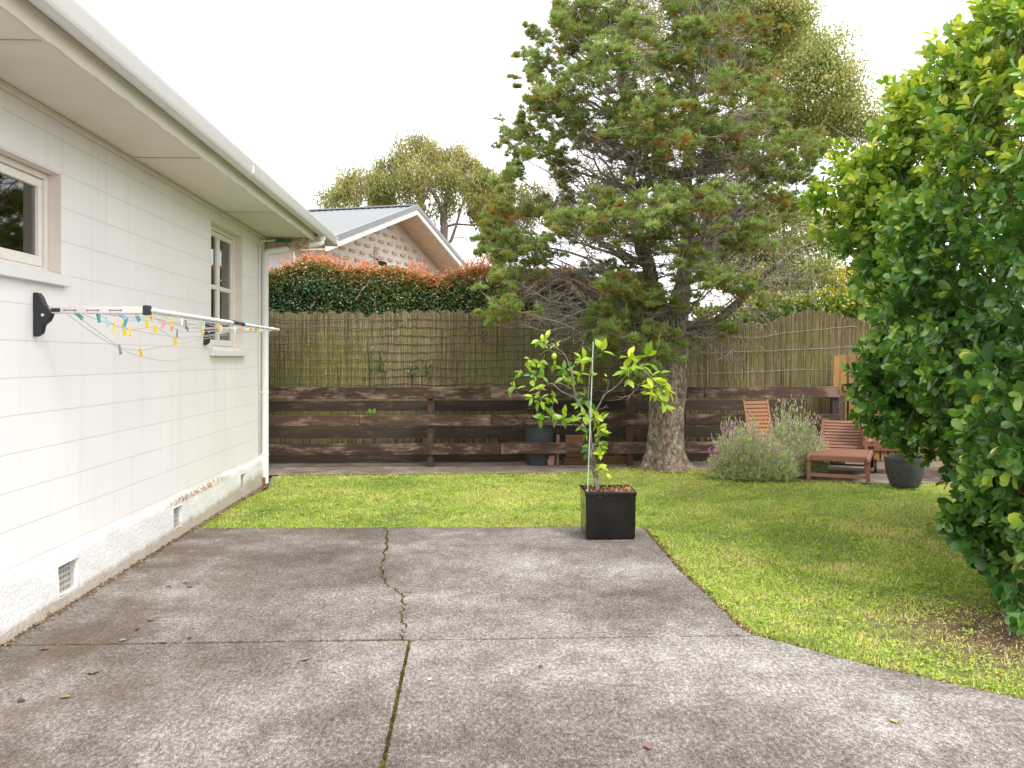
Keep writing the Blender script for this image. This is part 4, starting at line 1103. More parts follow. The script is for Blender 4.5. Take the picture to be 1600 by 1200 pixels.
for path, rr in (([(688, 322), (678, 300), (662, 285), (650, 262), (640, 240)], .11), ([(693, 335), (697, 310), (702, 290), (705, 262), (712, 248)], .13), ([(694, 355), (712, 350), (740, 352), (765, 345)], .09),
                 ([(657, 326), (656, 310), (648, 290), (636, 270), (626, 250)], .12), ([(693, 470), (662, 430), (656, 380), (657, 326)], .2), ([(692, 390), (705, 375), (712, 355), (722, 320), (735, 290)], .11),
                 ([(697, 310), (712, 298), (730, 285), (752, 282)], .08), ([(657, 326), (668, 300), (676, 270), (690, 250)], .09), ([(605, 340), (600, 320), (592, 300), (575, 285)], .10), ([(562, 340), (560, 322), (550, 300), (540, 290)], .08),
                 ([(560, 322), (540, 312), (520, 305)], .05), ([(693, 470), (640, 440), (606, 400), (605, 340)], .16), ([(606, 400), (575, 380), (562, 340)], .12), ([(690, 340), (680, 336), (668, 342)], .03), ([(705, 372), (725, 371), (738, 382), (745, 392)], .035), ([(610, 330), (620, 310), (640, 300)], .06)):
    dd_ = RS.uniform(-.6, .6)
    m.tube([W_(a, b, dd_ * i / len(path)) for i, (a, b) in enumerate(path)], [rr * .62 * (1 - .65 * i / max(1, len(path) - 1)) for i in range(len(path))], 6)
for i in range(110):
    q = wm[RS.randint(len(wm))]
    p = W_(q[0] + RS.normal(0, q[2] * .4), q[1] + RS.normal(0, q[3] * .5), RS.uniform(-1, 1))
    twig_cloud(m, p, (RS.normal(), RS.normal(), .4), .6, .014, 1, 3, .7, .1)
m.build('trunk', M_barkw, wt)

# ------------------------------------------------------------------ pale birch-like tree behind the conifer
bd = 17.5
bb = P(1215, 560, bd); bb.z = 0
bt = empty('birch_tree', bb, 0, 'tall pale green small leaved tree behind the conifer on the right', 'tree')
bmz = [(1185, 20, 45, 40), (1235, 30, 45, 38), (1270, 60, 30, 30), (1225, 90, 40, 35), (1180, 90, 35, 40), (1300, 95, 32, 24), (1255, 120, 30, 26), (1310, 130, 26, 22), (1285, 160, 30, 24), (1330, 170, 30, 20), (1345, 195, 28, 18), (1300, 195, 28, 20),
       (1260, 190, 30, 24), (1215, 160, 34, 30), (1240, 215, 26, 20), (1280, 215, 24, 12), (1130, 40, 40, 40), (1010, 40, 20, 30), (1020, 90, 24, 24), (985, 20, 18, 26), (1140, 110, 30, 30), (1170, 190, 26, 28), (1050, 330, 22, 26), (1130, 330, 24, 24),
       (1215, 330, 34, 30), (1255, 350, 34, 28), (1285, 370, 24, 24), (1180, 385, 34, 26), (1225, 400, 30, 28), (1265, 415, 28, 22), (1240, 445, 28, 16), (1195, 440, 26, 18), (1150, 410, 26, 24), (1290, 420, 20, 20), (1110, 400, 30, 28), (950, 300, 20, 26), (925, 360, 16, 16),
       (1020, 160, 22, 26), (1035, 215, 20, 20), (1150, 260, 24, 24), (1370, 200, 24, 16), (1160, -50, 60, 50), (1240, -60, 50, 50), (1100, -40, 60, 60), (1200, 460, 30, 14)]
PP, DD, NN, VV = [], [], [], []
for (px, py, rx, ry) in bmz:
    dz_ = RS.uniform(-1.3, 1.3); s = bd / F; c = np.array(P(px, py, bd + dz_))
    nsub = 9
    for _ in range(nsub):
        cc = c + rdir(1)[0] * (RS.rand() ** .5 * 1.35) * np.array([rx * s, rx * s, ry * s])
        k = int(rx * ry * .36) + 12; q = RS.normal(0, 1, (k, 3)) * .14 * np.array([1.2, 1.2, .9])
        PP.append(cc + q); DD.append(np.array([[0, 0, -.7]]) + RS.normal(0, .7, (k, 3))); NN.append(rdir(k)); VV.append(.45 + RS.normal(0, .2, k) + RS.normal(0, .12))
PP, DD, NN = map(np.vstack, (PP, DD, NN)); VV = np.clip(np.concatenate(VV), 0, 1); k = len(PP)
scatter('crown', M_birch, PP - np.array(bb), DD, NN, RS.uniform(.045, .075, k), RS.uniform(.03, .048, k), T_SIMPLE, VV, bt)
m = MB(); W_ = lambda px, py, dd_=0: P(px, py, bd + dd_) - bb
m.tube([Vector((0, 0, 0)), W_(1205, 430), W_(1190, 330), W_(1180, 220), W_(1185, 120), W_(1190, 20), W_(1195, -80)], [.10, .09, .075, .06, .045, .03, .02], 8)
for (px, py, rx, ry) in bmz:
    b0 = W_(1185 + RS.uniform(-10, 10), min(430, py + RS.uniform(60, 130)))
    m.tube(curve_pts(b0, W_(px, py, RS.uniform(-.8, .8)), 5, -.05, .05), [.025, .02, .015, .012, .008, .005], 5)
    for _ in range(5): twig_cloud(m, W_(px + RS.normal(0, rx * .5), py + RS.normal(0, ry * .5), RS.uniform(-1, 1)), (RS.normal(), RS.normal(), RS.normal() * .6), .45, .010, 1, 3, .8, .2)
m.build('trunk', M_barkw, bt)

# ------------------------------------------------------------------ conifer
td = 12.3
tb = G(1042, 732); tb = P(1042, 560, td); tb.z = -.03
ct = empty('conifer_tree', tb, 0, 'large old conifer with lichen covered trunk and tufted green foliage by the fence', 'tree')
T_ = lambda px, py, dd_=0: P(px, py, td + dd_) - tb
m = MB()
sk_main = [(1042, 733, 40), (1041, 724, 34), (1040, 712, 30.5), (1041, 695, 28.5), (1041, 660, 27), (1040, 630, 27.5), (1041, 600, 28.5), (1043, 565, 28), (1044, 540, 27), (1045, 518, 25)]
# main trunk with fluted, uneven rings
pts, rad = [], []
for i in range(len(sk_main) - 1):
    a, b = sk_main[i], sk_main[i + 1]; nn = max(2, int((a[1] - b[1]) / 7))
    for k in range(nn):
        t_ = k / nn; pts.append(T_(a[0] + (b[0] - a[0]) * t_, a[1] + (b[1] - a[1]) * t_)); rad.append((a[2] + (b[2] - a[2]) * t_) / F * td)
pts.append(T_(*sk_main[-1][:2])); rad.append(sk_main[-1][2] / F * td)
NR = 40; b0 = len(m.v)
for i, (p, r_) in enumerate(zip(pts, rad)):
    for k in range(NR):
        a = 2 * PI * k / NR; z_ = p.z
        flare = 1 + .10 * math.sin(a * 3 + z_ * 1.2) + .06 * math.sin(a * 5 - z_ * 3) + .025 * math.sin(a * 11 + z_ * 9) + (.16 * max(0, 1 - z_ / .30)) * math.sin(a * 4 + 1)
        rr_ = r_ * (flare + RS.normal(0, .018)); m.v.append((p.x + rr_ * math.cos(a), p.y + rr_ * math.sin(a), z_))
for i in range(len(pts) - 1):
    for k in range(NR):
        a = b0 + i * NR + k; c_ = b0 + i * NR + (k + 1) % NR; m.f.append((a, c_, c_ + NR, a + NR))
R_ = lambda px: px / F * td
def limb(path, n=12, wob=.06, dds=None):
    dds = dds or [0] * len(path)
    P0 = [T_(a, b, q) for (a, b, r_), q in zip(path, dds)]
    out, ra = [], []
    for i in range(len(P0) - 1):
        for k in range(4):
            t_ = k / 4; out.append(P0[i].lerp(P0[i + 1], t_) + Vector((RS.normal(), RS.normal(), 0)) * .008); ra.append(R_(path[i][2] + (path[i + 1][2] - path[i][2]) * t_) * (.82 if path[i][1] < 460 else 1))
    out.append(P0[-1]); ra.append(R_(path[-1][2])); m.tube(out, ra, n, wob=wob)
stemL = [(1040, 530, 20), (1030, 490, 17), (1022, 455, 14), (1012, 415, 13), (1000, 380, 12.5), (993, 345, 11), (988, 300, 10), (984, 250, 8.5), (976, 190, 7), (970, 110, 5), (962, 20, 4), (955, -80, 3), (950, -170, 2)]
stemR = [(1048, 530, 21), (1058, 490, 18), (1068, 445, 15), (1074, 390, 14), (1075, 330, 13), (1073, 280, 11), (1078, 220, 10), (1083, 150, 8), (1078, 70, 7), (1072, -20, 5.5), (1068, -110, 4), (1066, -220, 2)]
limb(stemL, dds=[0, -.05, -.1, -.15, -.2, -.2, -.2, -.2, -.2, -.2, -.1, 0, 0]); limb(stemR, dds=[0, .05, .1, .12, .15, .15, .15, .2, .2, .2, .2, .2])
limb([(1058, 548, 13), (1062, 520, 12), (1058, 500, 10), (1072, 485, 8)], dds=[-.1, -.22, -.25, -.2])
limb([(1060, 530, 12), (1080, 522, 10), (1100, 515, 8), (1125, 498, 7), (1155, 470, 6), (1185, 440, 5), (1215, 412, 4), (1245, 388, 3), (1275, 378, 2)], dds=[0, -.1, -.2, -.3, -.4, -.5, -.6, -.6, -.6])
limb([(1030, 505, 11), (990, 500, 9.5), (955, 490, 9), (928, 478, 8), (905, 460, 6.5), (887, 440, 5), (866, 423, 3)], dds=[0, -.2, -.3, -.3, -.25, -.2, -.2])
trk = m.build('trunk', M_bark, ct, smooth=True, fix=False)
# secondary limbs and dead grey twigs
cm = []   # masses (px, py, rx, ry) from the photograph
for (a, b, rx, ry) in [(290, 30, 34, 34), (370, 50, 70, 60), (350, 110, 60, 60), (440, 120, 55, 50), (330, 180, 60, 60), (205, 135, 34, 30), (160, 210, 34, 30), (210, 240, 60, 50), (180, 300, 50, 28), (480, 200, 80, 55), (400, 240, 60, 50),
                       (390, 310, 90, 50), (230, 350, 60, 50), (320, 390, 70, 60), (190, 410, 40, 34), (230, 450, 50, 40), (490, 60, 40, 50), (600, 400, 80, 50), (540, 330, 50, 34), (500, 430, 60, 40), (480, 530, 100, 44), (620, 470, 80, 50), (580, 540, 60, 34),
                       (100, 530, 46, 40), (160, 520, 50, 36), (120, 600, 52, 44), (110, 680, 44, 40), (200, 590, 60, 40), (300, 520, 50, 50), (290, 620, 40, 34), (300, 690, 44, 34), (330, 770, 50, 30), (350, 460, 60, 60), (390, 540, 44, 30),
                       (860, 30, 100, 56), (760, 30, 60, 40), (790, 110, 70, 50), (950, 60, 50, 60), (900, 110, 60, 44), (820, 180, 60, 44), (930, 180, 60, 44), (740, 180, 60, 44), (980, 240, 44, 40), (760, 260, 70, 44), (860, 250, 50, 40), (680, 240, 50, 34),
                       (930, 320, 70, 44), (1060, 350, 54, 40), (1100, 400, 44, 40), (1010, 460, 80, 44), (1080, 450, 54, 34), (830, 440, 60, 50), (780, 490, 50, 50), (760, 560, 54, 44), (840, 520, 34, 40), (950, 520, 70, 40), (900, 590, 80, 60), (850, 650, 60, 50),
                       (1000, 560, 70, 40), (1060, 600, 60, 50), (980, 640, 60, 40), (1200, 545, 80, 34), (1130, 580, 40, 30), (1270, 555, 40, 36), (1290, 600, 24, 24), (1200, 640, 64, 34), (1230, 690, 54, 40), (1160, 700, 50, 34), (1100, 660, 40, 30),
                       (660, 640, 60, 40), (700, 690, 44, 34), (640, 720, 54, 34), (640, 780, 70, 44), (730, 780, 60, 44), (700, 850, 80, 44), (640, 860, 50, 34), (770, 850, 44, 34), (880, 770, 70, 44), (960, 760, 60, 34), (930, 840, 80, 40), (870, 830, 44, 34), (1010, 820, 50, 34), (1040, 740, 54, 34),
                       (1200, 800, 60, 34), (1160, 770, 30, 24), (500, 850, 54, 34), (450, 890, 44, 30), (270, 860, 50, 36), (320, 910, 50, 30), (240, 800, 44, 28), (400, 830, 30, 22), (340, 850, 40, 24),
                       (60, 830, 70, 36), (130, 830, 60, 34), (30, 890, 50, 40), (150, 950, 80, 44), (80, 1000, 60, 44), (100, 960, 60, 40), (190, 1010, 64, 44), (60, 1070, 60, 44), (130, 1080, 60, 40), (210, 960, 44, 30), (10, 960, 40, 40),
                       (440, 1060, 60, 30), (520, 1070, 70, 34), (590, 1100, 50, 34), (480, 1120, 60, 34), (560, 1150, 80, 34), (650, 1170, 60, 34), (860, 1060, 60, 40), (930, 1090, 64, 34), (880, 1110, 44, 30), (900, 900, 44, 24), (700, 920, 40, 22)]:
    cm.append((760 + a / 2.5, b / 2.5, rx / 2.5, ry / 2.5))
cm += [(790, 484, 26, 20), (775, 495, 18, 14), (945, 486, 24, 20), (965, 505, 26, 20), (950, 520, 20, 18), (1010, 475, 26, 18), (1040, 468, 26, 16), (985, 490, 22, 16), (1028, 520, 18, 16), (1042, 550, 14, 18), (1020, 545, 16, 14), (1140, 510, 14, 10), (940, 540, 14, 12),
       (930, 555, 12, 12), (1160, 455, 20, 14), (1010, 590, 10, 12)]
for i in range(46):     # inner and rear masses that thicken the crown
    py_ = RS.uniform(0, 400); hw = np.interp(py_, [0, 120, 260, 400], [150, 190, 215, 170])
    cm.append((RS.uniform(1040 - hw, 1030 + hw), py_, RS.uniform(12, 22), RS.uniform(9, 15)))
for i in range(26):
    cm.append((RS.uniform(880, 1170), RS.uniform(-190, -15), RS.uniform(18, 34), RS.uniform(14, 24)))
skel = [(a, b, 0) for a, b, _ in stemL[2:]] + [(a, b, 0) for a, b, _ in stemR[2:]]
lm = MB(); tw = MB()
PP, DD, NN, VV, LL = [], [], [], [], []
for idx, (px, py, rx, ry) in enumerate(cm):
    off_c = abs(px - 1030) / 260.0
    lim = max(.15, 1.9 * math.sqrt(max(0.05, 1 - min(1, off_c) ** 2)))
    dd_ = RS.uniform(-1, .55) * lim
    if py > 455: dd_ = RS.uniform(-.9, -.35)
    cc = T_(px, py, dd_)
    # feeding limb
    tgt = py + 30 + abs(px - 1030) * .32
    side = stemL if px < 1030 else stemR
    s0 = min(side, key=lambda q: abs(q[1] - tgt)); a0 = T_(s0[0], min(s0[1], 520), 0)
    cp = curve_pts(a0, cc, 7, .04, .045); r0 = R_(2.6) + .006 * RS.rand()
    lm.tube(cp, [r0 * (1 - .8 * i / 7) for i in range(8)], 5)
    for k in range(5):
        q = cp[RS.randint(2, 7)]; twig_cloud(tw, q, (RS.normal(0, .7), RS.normal(0, .7), RS.normal(.1, .6)), RS.uniform(.25, .5), .006, 2, 3, .7, .05)
    s = td / F; A = np.array([rx * s, rx * s * .95, ry * s]) * 1.12
    mt = RS.normal(0, .07)
    subs = [(np.zeros(3), 1.0, int(9 + rx * ry / 9.5))]
    for _ in range(6):
        q = rdir(1)[0]; rr_ = RS.uniform(1.0, 1.9)
        subs.append((q * A * rr_, RS.uniform(.28, .5), RS.randint(5, 11)))
    for (o3, scl, npf) in subs:
        if scl < 1: tw.tube([cc, cc + Vector(o3) * .6 + Vector((0, 0, -.02)), cc + Vector(o3)], [.005, .004, .003], 3, cap=False)
        for _ in range(npf):
            q = rdir(1)[0]; q[2] = q[2] * .85 + .1; rr_ = RS.rand() ** .40
            pc_ = np.array(cc) + o3 + q * rr_ * A * scl
            k = 34; dv = rdir(k); dv[:, 2] += .85; dv = unit(dv)
            PP.append(pc_ + dv * RS.uniform(.0, .026, k)[:, None] - np.array([0, 0, .02])); DD.append(dv); NN.append(rdir(k))
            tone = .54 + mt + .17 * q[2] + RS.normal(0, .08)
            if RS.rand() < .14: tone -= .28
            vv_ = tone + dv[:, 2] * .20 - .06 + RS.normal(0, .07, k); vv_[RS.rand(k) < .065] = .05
            VV.append(vv_); LL.append(RS.uniform(.035, .068, k))
    # short shoots so puffs hang on something
    for _ in range(4):
        q = rdir(1)[0] * A * .8; lm.tube([cc, cc + Vector(q) * .5 + Vector((0, 0, -.01)), cc + Vector(q)], [.005, .004, .003], 3, cap=False)
PP, DD, NN = map(np.vstack, (PP, DD, NN)); VV = np.clip(np.concatenate(VV), 0, 1); LL = np.concatenate(LL)
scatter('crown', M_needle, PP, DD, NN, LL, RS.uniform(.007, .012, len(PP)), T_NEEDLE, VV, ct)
lm.build('branches', M_twig, ct, fix=False)
# dead twigs: along both stems, plus the drooping dead spray on the left and the one on the right of the trunk
for st in (stemL, stemR):
    for i in range(170):
        k = RS.randint(2, len(st) - 2); t_ = RS.rand(); a, b = st[k], st[k + 1]
        p = T_(a[0] + (b[0] - a[0]) * t_, a[1] + (b[1] - a[1]) * t_)
        an = RS.uniform(0, 2 * PI); twig_cloud(tw, p, (math.cos(an), math.sin(an), RS.uniform(-.25, .45)), RS.uniform(.35, .95), .009, 2, 3, .5, .08)
for i in range(34):
    t_ = RS.rand(); px = 960 - 95 * t_; py = 492 - 68 * t_ + RS.normal(0, 3)
    twig_cloud(tw, T_(px, py, -.25), (-1.0 + RS.normal(0, .4), RS.normal(-.1, .35), RS.normal(-.25, .35)), RS.uniform(.3, .62), .008, 2, 3, .38, .18)
for i in range(26):
    t_ = RS.rand(); px = 1075 + 130 * t_; py = 520 - 95 * t_ + RS.normal(0, 6)
    twig_cloud(tw, T_(px, py, -.25 - .3 * t_), (.8 + RS.normal(0, .5), RS.normal(-.1, .4), RS.normal(.0, .5)), RS.uniform(.25, .6), .007, 2, 3, .6, .1)
for i in range(9):
    twig_cloud(tw, T_(1040 + RS.normal(0, 14), 500 + RS.normal(0, 14), -.3), (RS.normal(-.2, .6), -.5, RS.normal(-.5, .3)), RS.uniform(.25, .5), .010, 2, 3, .5, .25)
for i in range(26):
    twig_cloud(tw, T_(RS.uniform(1080, 1300), RS.uniform(330, 480), RS.uniform(-.8, .5)), (.7 + RS.normal(0, .5), RS.normal(0, .5), RS.normal(.2, .5)), RS.uniform(.3, .6), .006, 2, 3, .6, .1)
    twig_cloud(tw, T_(RS.uniform(850, 1010), RS.uniform(250, 430), RS.uniform(-.6, .6)), (-.7 + RS.normal(0, .5), RS.normal(0, .5), RS.normal(.2, .5)), RS.uniform(.3, .6), .006, 2, 3, .6, .1)
tw.build('dead_twigs', M_twig, ct, fix=False)

# ------------------------------------------------------------------ big broad-leaved shrub on the right
sb = Vector((4.35, 6.3, -.02))
bs = empty('broadleaf_shrub', sb, 0, 'large glossy green broad leaved shrub filling the right side', 'shrub')
E = [(8.3, 1500, 1.20, 2.15, 1.55, 1.0), (6.4, 1690, 1.14, 2.35, 1.95, 1.0), (5.05, 1815, .80, 1.75, 1.75, 1.0), (7.3, 1600, 1.10, 2.9, 1.5, 1.0), (7.6, 1720, 1.2, 2.6, 2.1, 1.0)]
ell = []
for (d, px, R, czz, hz, _) in E:
    c = P(px, 560, d); ell.append((c.x, c.y, czz, R, hz))
def inside(p, k, sc=1.0):
    x_, y_, z_, R, hz = ell[k]; return ((p[:, 0] - x_) / (R * sc)) ** 2 + ((p[:, 1] - y_) / (R * sc)) ** 2 + ((p[:, 2] - z_) / (hz * sc)) ** 2 < 1
S0, SD = [], []
for i, (x_, y_, z_, R, hz) in enumerate(ell):
    n = 6400 if i != 4 else 2600
    q = rdir(n)
    lump = .78 + .36 * fbm(np.arctan2(q[:, 1], q[:, 0]) * 1.6 + i * 9, q[:, 2] * 2.4, 1.6, i) + RS.normal(0, .06, n)
    rr_ = lump * np.where(RS.rand(n) < .68, RS.uniform(.93, 1.04, n), RS.uniform(.55, .95, n))
    p = np.stack([x_ + q[:, 0] * R * rr_, y_ + q[:, 1] * R * rr_, z_ + q[:, 2] * hz * rr_], 1)
    for k in range(len(ell)):
        if k != i:
            kk = ~inside(p, k, .80); p = p[kk]; q = q[kk]
    kk = p[:, 2] > .12; S0.append(p[kk]); SD.append(q[kk])
# hanging spray at the lower left edge and the long shoots seen against the sky
ex = []
for (px, py, d, k, sp) in ((1262, 312, 8.2, 6, 9), (1290, 305, 8.2, 8, 10), (1330, 232, 8.0, 9, 12), (1345, 355, 8.0, 12, 14), (1300, 380, 8.1, 5, 8), (1358, 590, 7.9, 20, 14), (1378, 640, 7.8, 14, 12),
                           (1420, 745, 6.7, 10, 12), (1450, 720, 6.6, 14, 16), (1400, 690, 7.4, 16, 14), (1500, 800, 5.7, 14, 12), (1490, 812, 5.7, 10, 9), (1520, 850, 5.6, 22, 18), (1545, 880, 5.3, 26, 20), (1560, 925, 5.1, 22, 16), (1585, 960, 4.85, 12, 10), (1592, 985, 4.75, 4, 8),
                           (1560, 760, 5.6, 24, 24), (1590, 830, 5.2, 26, 24), (1530, 760, 5.8, 22, 20), (1570, 20, 6.0, 30, 22), (1590, 5, 5.8, 10, 12), (1480, 130, 6.7, 24, 20), (1440, 170, 7.3, 26, 24), (1400, 230, 7.6, 26, 24), (1375, 270, 7.8, 20, 20), (1520, 70, 6.3, 26, 22)):
    c = np.array([P(px + RS.normal(0, sp), py + RS.normal(0, sp), d + RS.normal(0, .12)) for _ in range(k * 2)])
    ex.append(c)
ex = np.vstack(ex); S0.append(ex); SD.append(unit(ex - np.array([4.3, 6.4, 1.6])))
S0 = np.vstack(S0); SD = np.vstack(SD)
dq = S0[:, 0] * SA + S0[:, 1] * CA; rq = S0[:, 0] * CA - S0[:, 1] * SA
# visible side keeps full density, far side is thinner
kk = ((rq / dq) < .66) | (RS.rand(len(S0)) < .35); S0, SD = S0[kk], SD[kk]
dq = S0[:, 0] * SA + S0[:, 1] * CA; rq = S0[:, 0] * CA - S0[:, 1] * SA
ppx = 800 + F * rq / dq; ppy = 560 - (S0[:, 2] - CAMZ) * F / dq
SIL = [(1575, -50), (1562, 10), (1530, 50), (1485, 88), (1468, 120), (1430, 150), (1400, 175), (1375, 205), (1345, 215), (1322, 245), (1310, 275), (1255, 295), (1255, 325), (1305, 335), (1300, 370), (1330, 400), (1340, 440), (1385, 460), (1384, 500), (1374, 530), (1358, 560), (1338, 580),
       (1350, 610), (1352, 640), (1365, 662), (1385, 680), (1400, 682), (1440, 690), (1468, 735), (1500, 760), (1492, 790), (1480, 812), (1490, 840), (1525, 850), (1518, 880), (1545, 900), (1550, 940), (1575, 960), (1585, 990), (1700, 1010), (2600, 1010), (2600, -900), (1575, -900)]
kk = inpoly(ppx + RS.normal(0, 7, len(ppx)), ppy + RS.normal(0, 7, len(ppy)), SIL); S0, SD = S0[kk], SD[kk]
cn = fbm(S0[:, 0] + S0[:, 2] * .7, S0[:, 1] - S0[:, 2] * .9, 2.6, 3); kk = cn > .36 + .10 * RS.rand(len(cn)); S0, SD, cn = S0[kk], SD[kk], cn[kk]
S0 = S0 + SD * ((cn - .52) * .95)[:, None]
ns = len(S0); K = 6
sd = unit(SD * .9 + RS.normal(0, .45, (ns, 3)) + [0, 0, .35])
base = np.repeat(S0, K, 0); sdr = np.repeat(sd, K, 0)
a = np.tile(np.arange(K) * 2.4, ns) + np.repeat(RS.uniform(0, 6.3, ns), K)
u = unit(np.cross(sdr, np.tile([[.3, .2, .9]], (ns * K, 1)) + 1e-3)); w3 = np.cross(sdr, u)
rad_ = u * np.cos(a)[:, None] + w3 * np.sin(a)[:, None]
opn = np.tile(np.linspace(1.5, .45, K), ns)[:, None]
dl_ = unit(sdr + rad_ * opn + RS.normal(0, .18, (ns * K, 3)) + [0, 0, -.18])
nl = unit(sdr * 1.0 - rad_ * .35 + RS.normal(0, .34, (ns * K, 3)) + [0, 0, .35])
pl = base + sdr * np.tile(np.linspace(-.045, .02, K), ns)[:, None]
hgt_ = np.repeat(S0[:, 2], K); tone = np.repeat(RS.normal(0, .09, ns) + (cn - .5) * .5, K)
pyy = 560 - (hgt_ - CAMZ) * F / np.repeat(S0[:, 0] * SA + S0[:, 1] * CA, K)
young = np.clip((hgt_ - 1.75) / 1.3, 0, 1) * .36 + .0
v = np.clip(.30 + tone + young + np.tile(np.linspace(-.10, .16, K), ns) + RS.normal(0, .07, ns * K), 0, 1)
v[RS.rand(ns * K) < .012] = .98
ll = RS.uniform(.060, .122, ns * K) * np.tile(np.linspace(1.05, .72, K), ns)
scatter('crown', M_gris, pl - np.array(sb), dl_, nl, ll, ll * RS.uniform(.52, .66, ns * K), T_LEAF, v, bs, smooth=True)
m = MB()
for i, (x_, y_, z_, R, hz) in enumerate(ell):
    for j in range(3):
        b0 = Vector((x_ + RS.normal(0, .12), y_ + RS.normal(0, .12), -.03)) - sb
        if i in (0, 3, 4): b0 = Vector((RS.normal(0, .25), RS.normal(0.6, .3), 0))
        top_ = Vector((x_ + .25 + RS.normal(0, R * .25), y_ + .2 + RS.normal(0, R * .25), z_ + RS.uniform(-.1, .6) * hz)) - sb
        cp = curve_pts(b0, top_, 8, 0, .07); m.tube(cp, [.035 * (1 - .75 * k / 8) for k in range(9)], 6)
        for _ in range(9): twig_cloud(m, cp[RS.randint(5, 9)], (RS.normal(0, .7), RS.normal(0, .7), .45), .5, .010, 2, 3, .5)
for k in RS.choice(ns, 2600, replace=False):
    q = Vector(S0[k]) - sb; dvec = Vector(sd[k]); m.tube([q - dvec * RS.uniform(.12, .35) + Vector((0, 0, -.03)), q - dvec * .05, q + dvec * .02], [.004, .003, .002], 3, cap=False)
m.build('branches', M_barkb, bs, fix=False)

# ------------------------------------------------------------------ lavender bush
ld = 11.55
lb = P(1195, 560, ld); lb.z = -.02
lv = empty('lavender_bush', lb, 0, 'grey green lavender bush with pink purple flowers beside the lounger', 'bush')
mounds = [(1162, 738, 56, 100, 11.35), (1238, 735, 54, 122, 11.7), (1195, 740, 55, 70, 11.2)]
PP, DD, NN, VV, FP, FD, FV = [], [], [], [], [], [], []
m = MB()
for mi, (px, py, wpx, hpx, d) in enumerate(mounds):
    base = np.array(P(px, 560, d)); base[2] = .0; s = d / F
    ns_ = 900 if mi < 2 else 480
    for j in range(ns_):
        th = RS.uniform(0, 2 * PI); el = math.acos(RS.uniform(.05, 1.0)) ; dv = np.array([math.sin(el) * math.cos(th), math.sin(el) * math.sin(th), math.cos(el)])
        Rx, Rz = wpx * s, hpx * s; Ls = 1.0 / math.sqrt((dv[0] / Rx) ** 2 + (dv[1] / (Rx * .85)) ** 2 + (dv[2] / Rz) ** 2) * RS.uniform(.72, 1.06)
        b_ = base + np.array([RS.normal(0, .06), RS.normal(0, .05), 0]); e_ = base + dv * Ls; mid = (b_ * .5 + e_ * .5) + np.array([dv[0] * .10, dv[1] * .10, -.02])
        if j % 2 == 0: m.tube([Vector(b_) - lb, Vector(mid) - lb, Vector(e_) - lb], [.004, .003, .002], 3, cap=False)
        k = 15; t_ = RS.uniform(.38, 1.0, k)[:, None]; pq = b_ * (1 - t_) ** 2 + 2 * mid * t_ * (1 - t_) + e_ * t_ ** 2
        up = unit((dv + np.array([0, 0, .9]))[None, :] + RS.normal(0, .45, (k, 3)))
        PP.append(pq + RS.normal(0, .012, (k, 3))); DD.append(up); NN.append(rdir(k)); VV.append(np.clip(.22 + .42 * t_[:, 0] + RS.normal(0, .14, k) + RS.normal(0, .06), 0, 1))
        if RS.rand() < (.11 if dv[2] > .35 else .03):
            tip = e_ + np.array([dv[0] * .3, dv[1] * .3, 1.0]) * RS.uniform(.03, .10); m.tube([Vector(e_) - lb, Vector(tip) - lb], .002, 3, cap=False)
            k = 12; FP.append(tip + RS.normal(0, .010, (k, 3)) * [1, 1, 1.8]); FD.append(RS.normal(0, .6, (k, 3)) + [0, 0, 1]); FV.append(np.clip((.75 if (dv[0] < -.25 and mi == 0) else .35) + RS.normal(0, .2, k), 0, 1))
PP, DD, NN = map(np.vstack, (PP, DD, NN)); VV = np.concatenate(VV)
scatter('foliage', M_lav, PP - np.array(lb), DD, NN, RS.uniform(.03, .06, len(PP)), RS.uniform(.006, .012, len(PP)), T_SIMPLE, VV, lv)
FP, FD = map(np.vstack, (FP, FD)); scatter('flowers', M_lavf, FP - np.array(lb), FD, rdir(len(FP)), .018, .012, T_SIMPLE, np.concatenate(FV), lv)
m.build('stems', M_twig, lv, fix=False)

# ------------------------------------------------------------------ citrus in the square black pot
pc = P(949, 560, 7.66); pot = empty('square_planter', (pc.x, pc.y, 0), math.radians(-.5), 'glossy black square planter on the driveway corner', 'planter')
hb, ht, hz = .197, .209, .388
m = MB()
def ring(hw, z): return [(-hw, -hw, z), (hw, -hw, z), (hw, hw, z), (-hw, hw, z)]
for q in (ring(hb - .012, .0), ring(hb, .015), ring(ht - .006, hz - .035), ring(ht, hz - .030), ring(ht, hz), ring(ht - .018, hz), ring(ht - .020, hz - .05), ring(hb - .02, hz - .06)):
    m.v += q
for i in range(7):
    for k in range(4): a = 4 * i + k; b = 4 * i + (k + 1) % 4; m.f.append((a, b, b + 4, a + 4))
m.f.append((3, 2, 1, 0)); m.f.append((28, 29, 30, 31))
m.build('pot', M_pot, pot, bevel=.005, segs=3)
n = 1500
pp = np.stack([RS.uniform(-.185, .185, n), RS.uniform(-.185, .185, n), hz - .040 + RS.uniform(0, .022, n)], 1); pp[:, 2] += np.clip(pp[:, 0], 0, 1) * .12
o = scatter('bark_mulch', leaf_mat('mulch', ((0.0, (.07, .03, .015)), (.5, (.26, .13, .06)), (1.0, (.52, .33, .18))), .8, .02, .2), pp, rdir(n), rdir(n) + [0, 0, .7], RS.uniform(.018, .042, n), RS.uniform(.010, .02, n), T_SIMPLE, RS.rand(n), pot)
m = MB(); m.box(-.188, .188, -.188, .188, hz - .065, hz - .036); m.build('potting_soil', M_soil, pot)
cd = 7.62
cb = P(948, 560, cd); cb.z = hz - .04
cit = empty('citrus_tree', cb, 0, 'young citrus tree with lime green leaves growing in the black planter', 'tree')
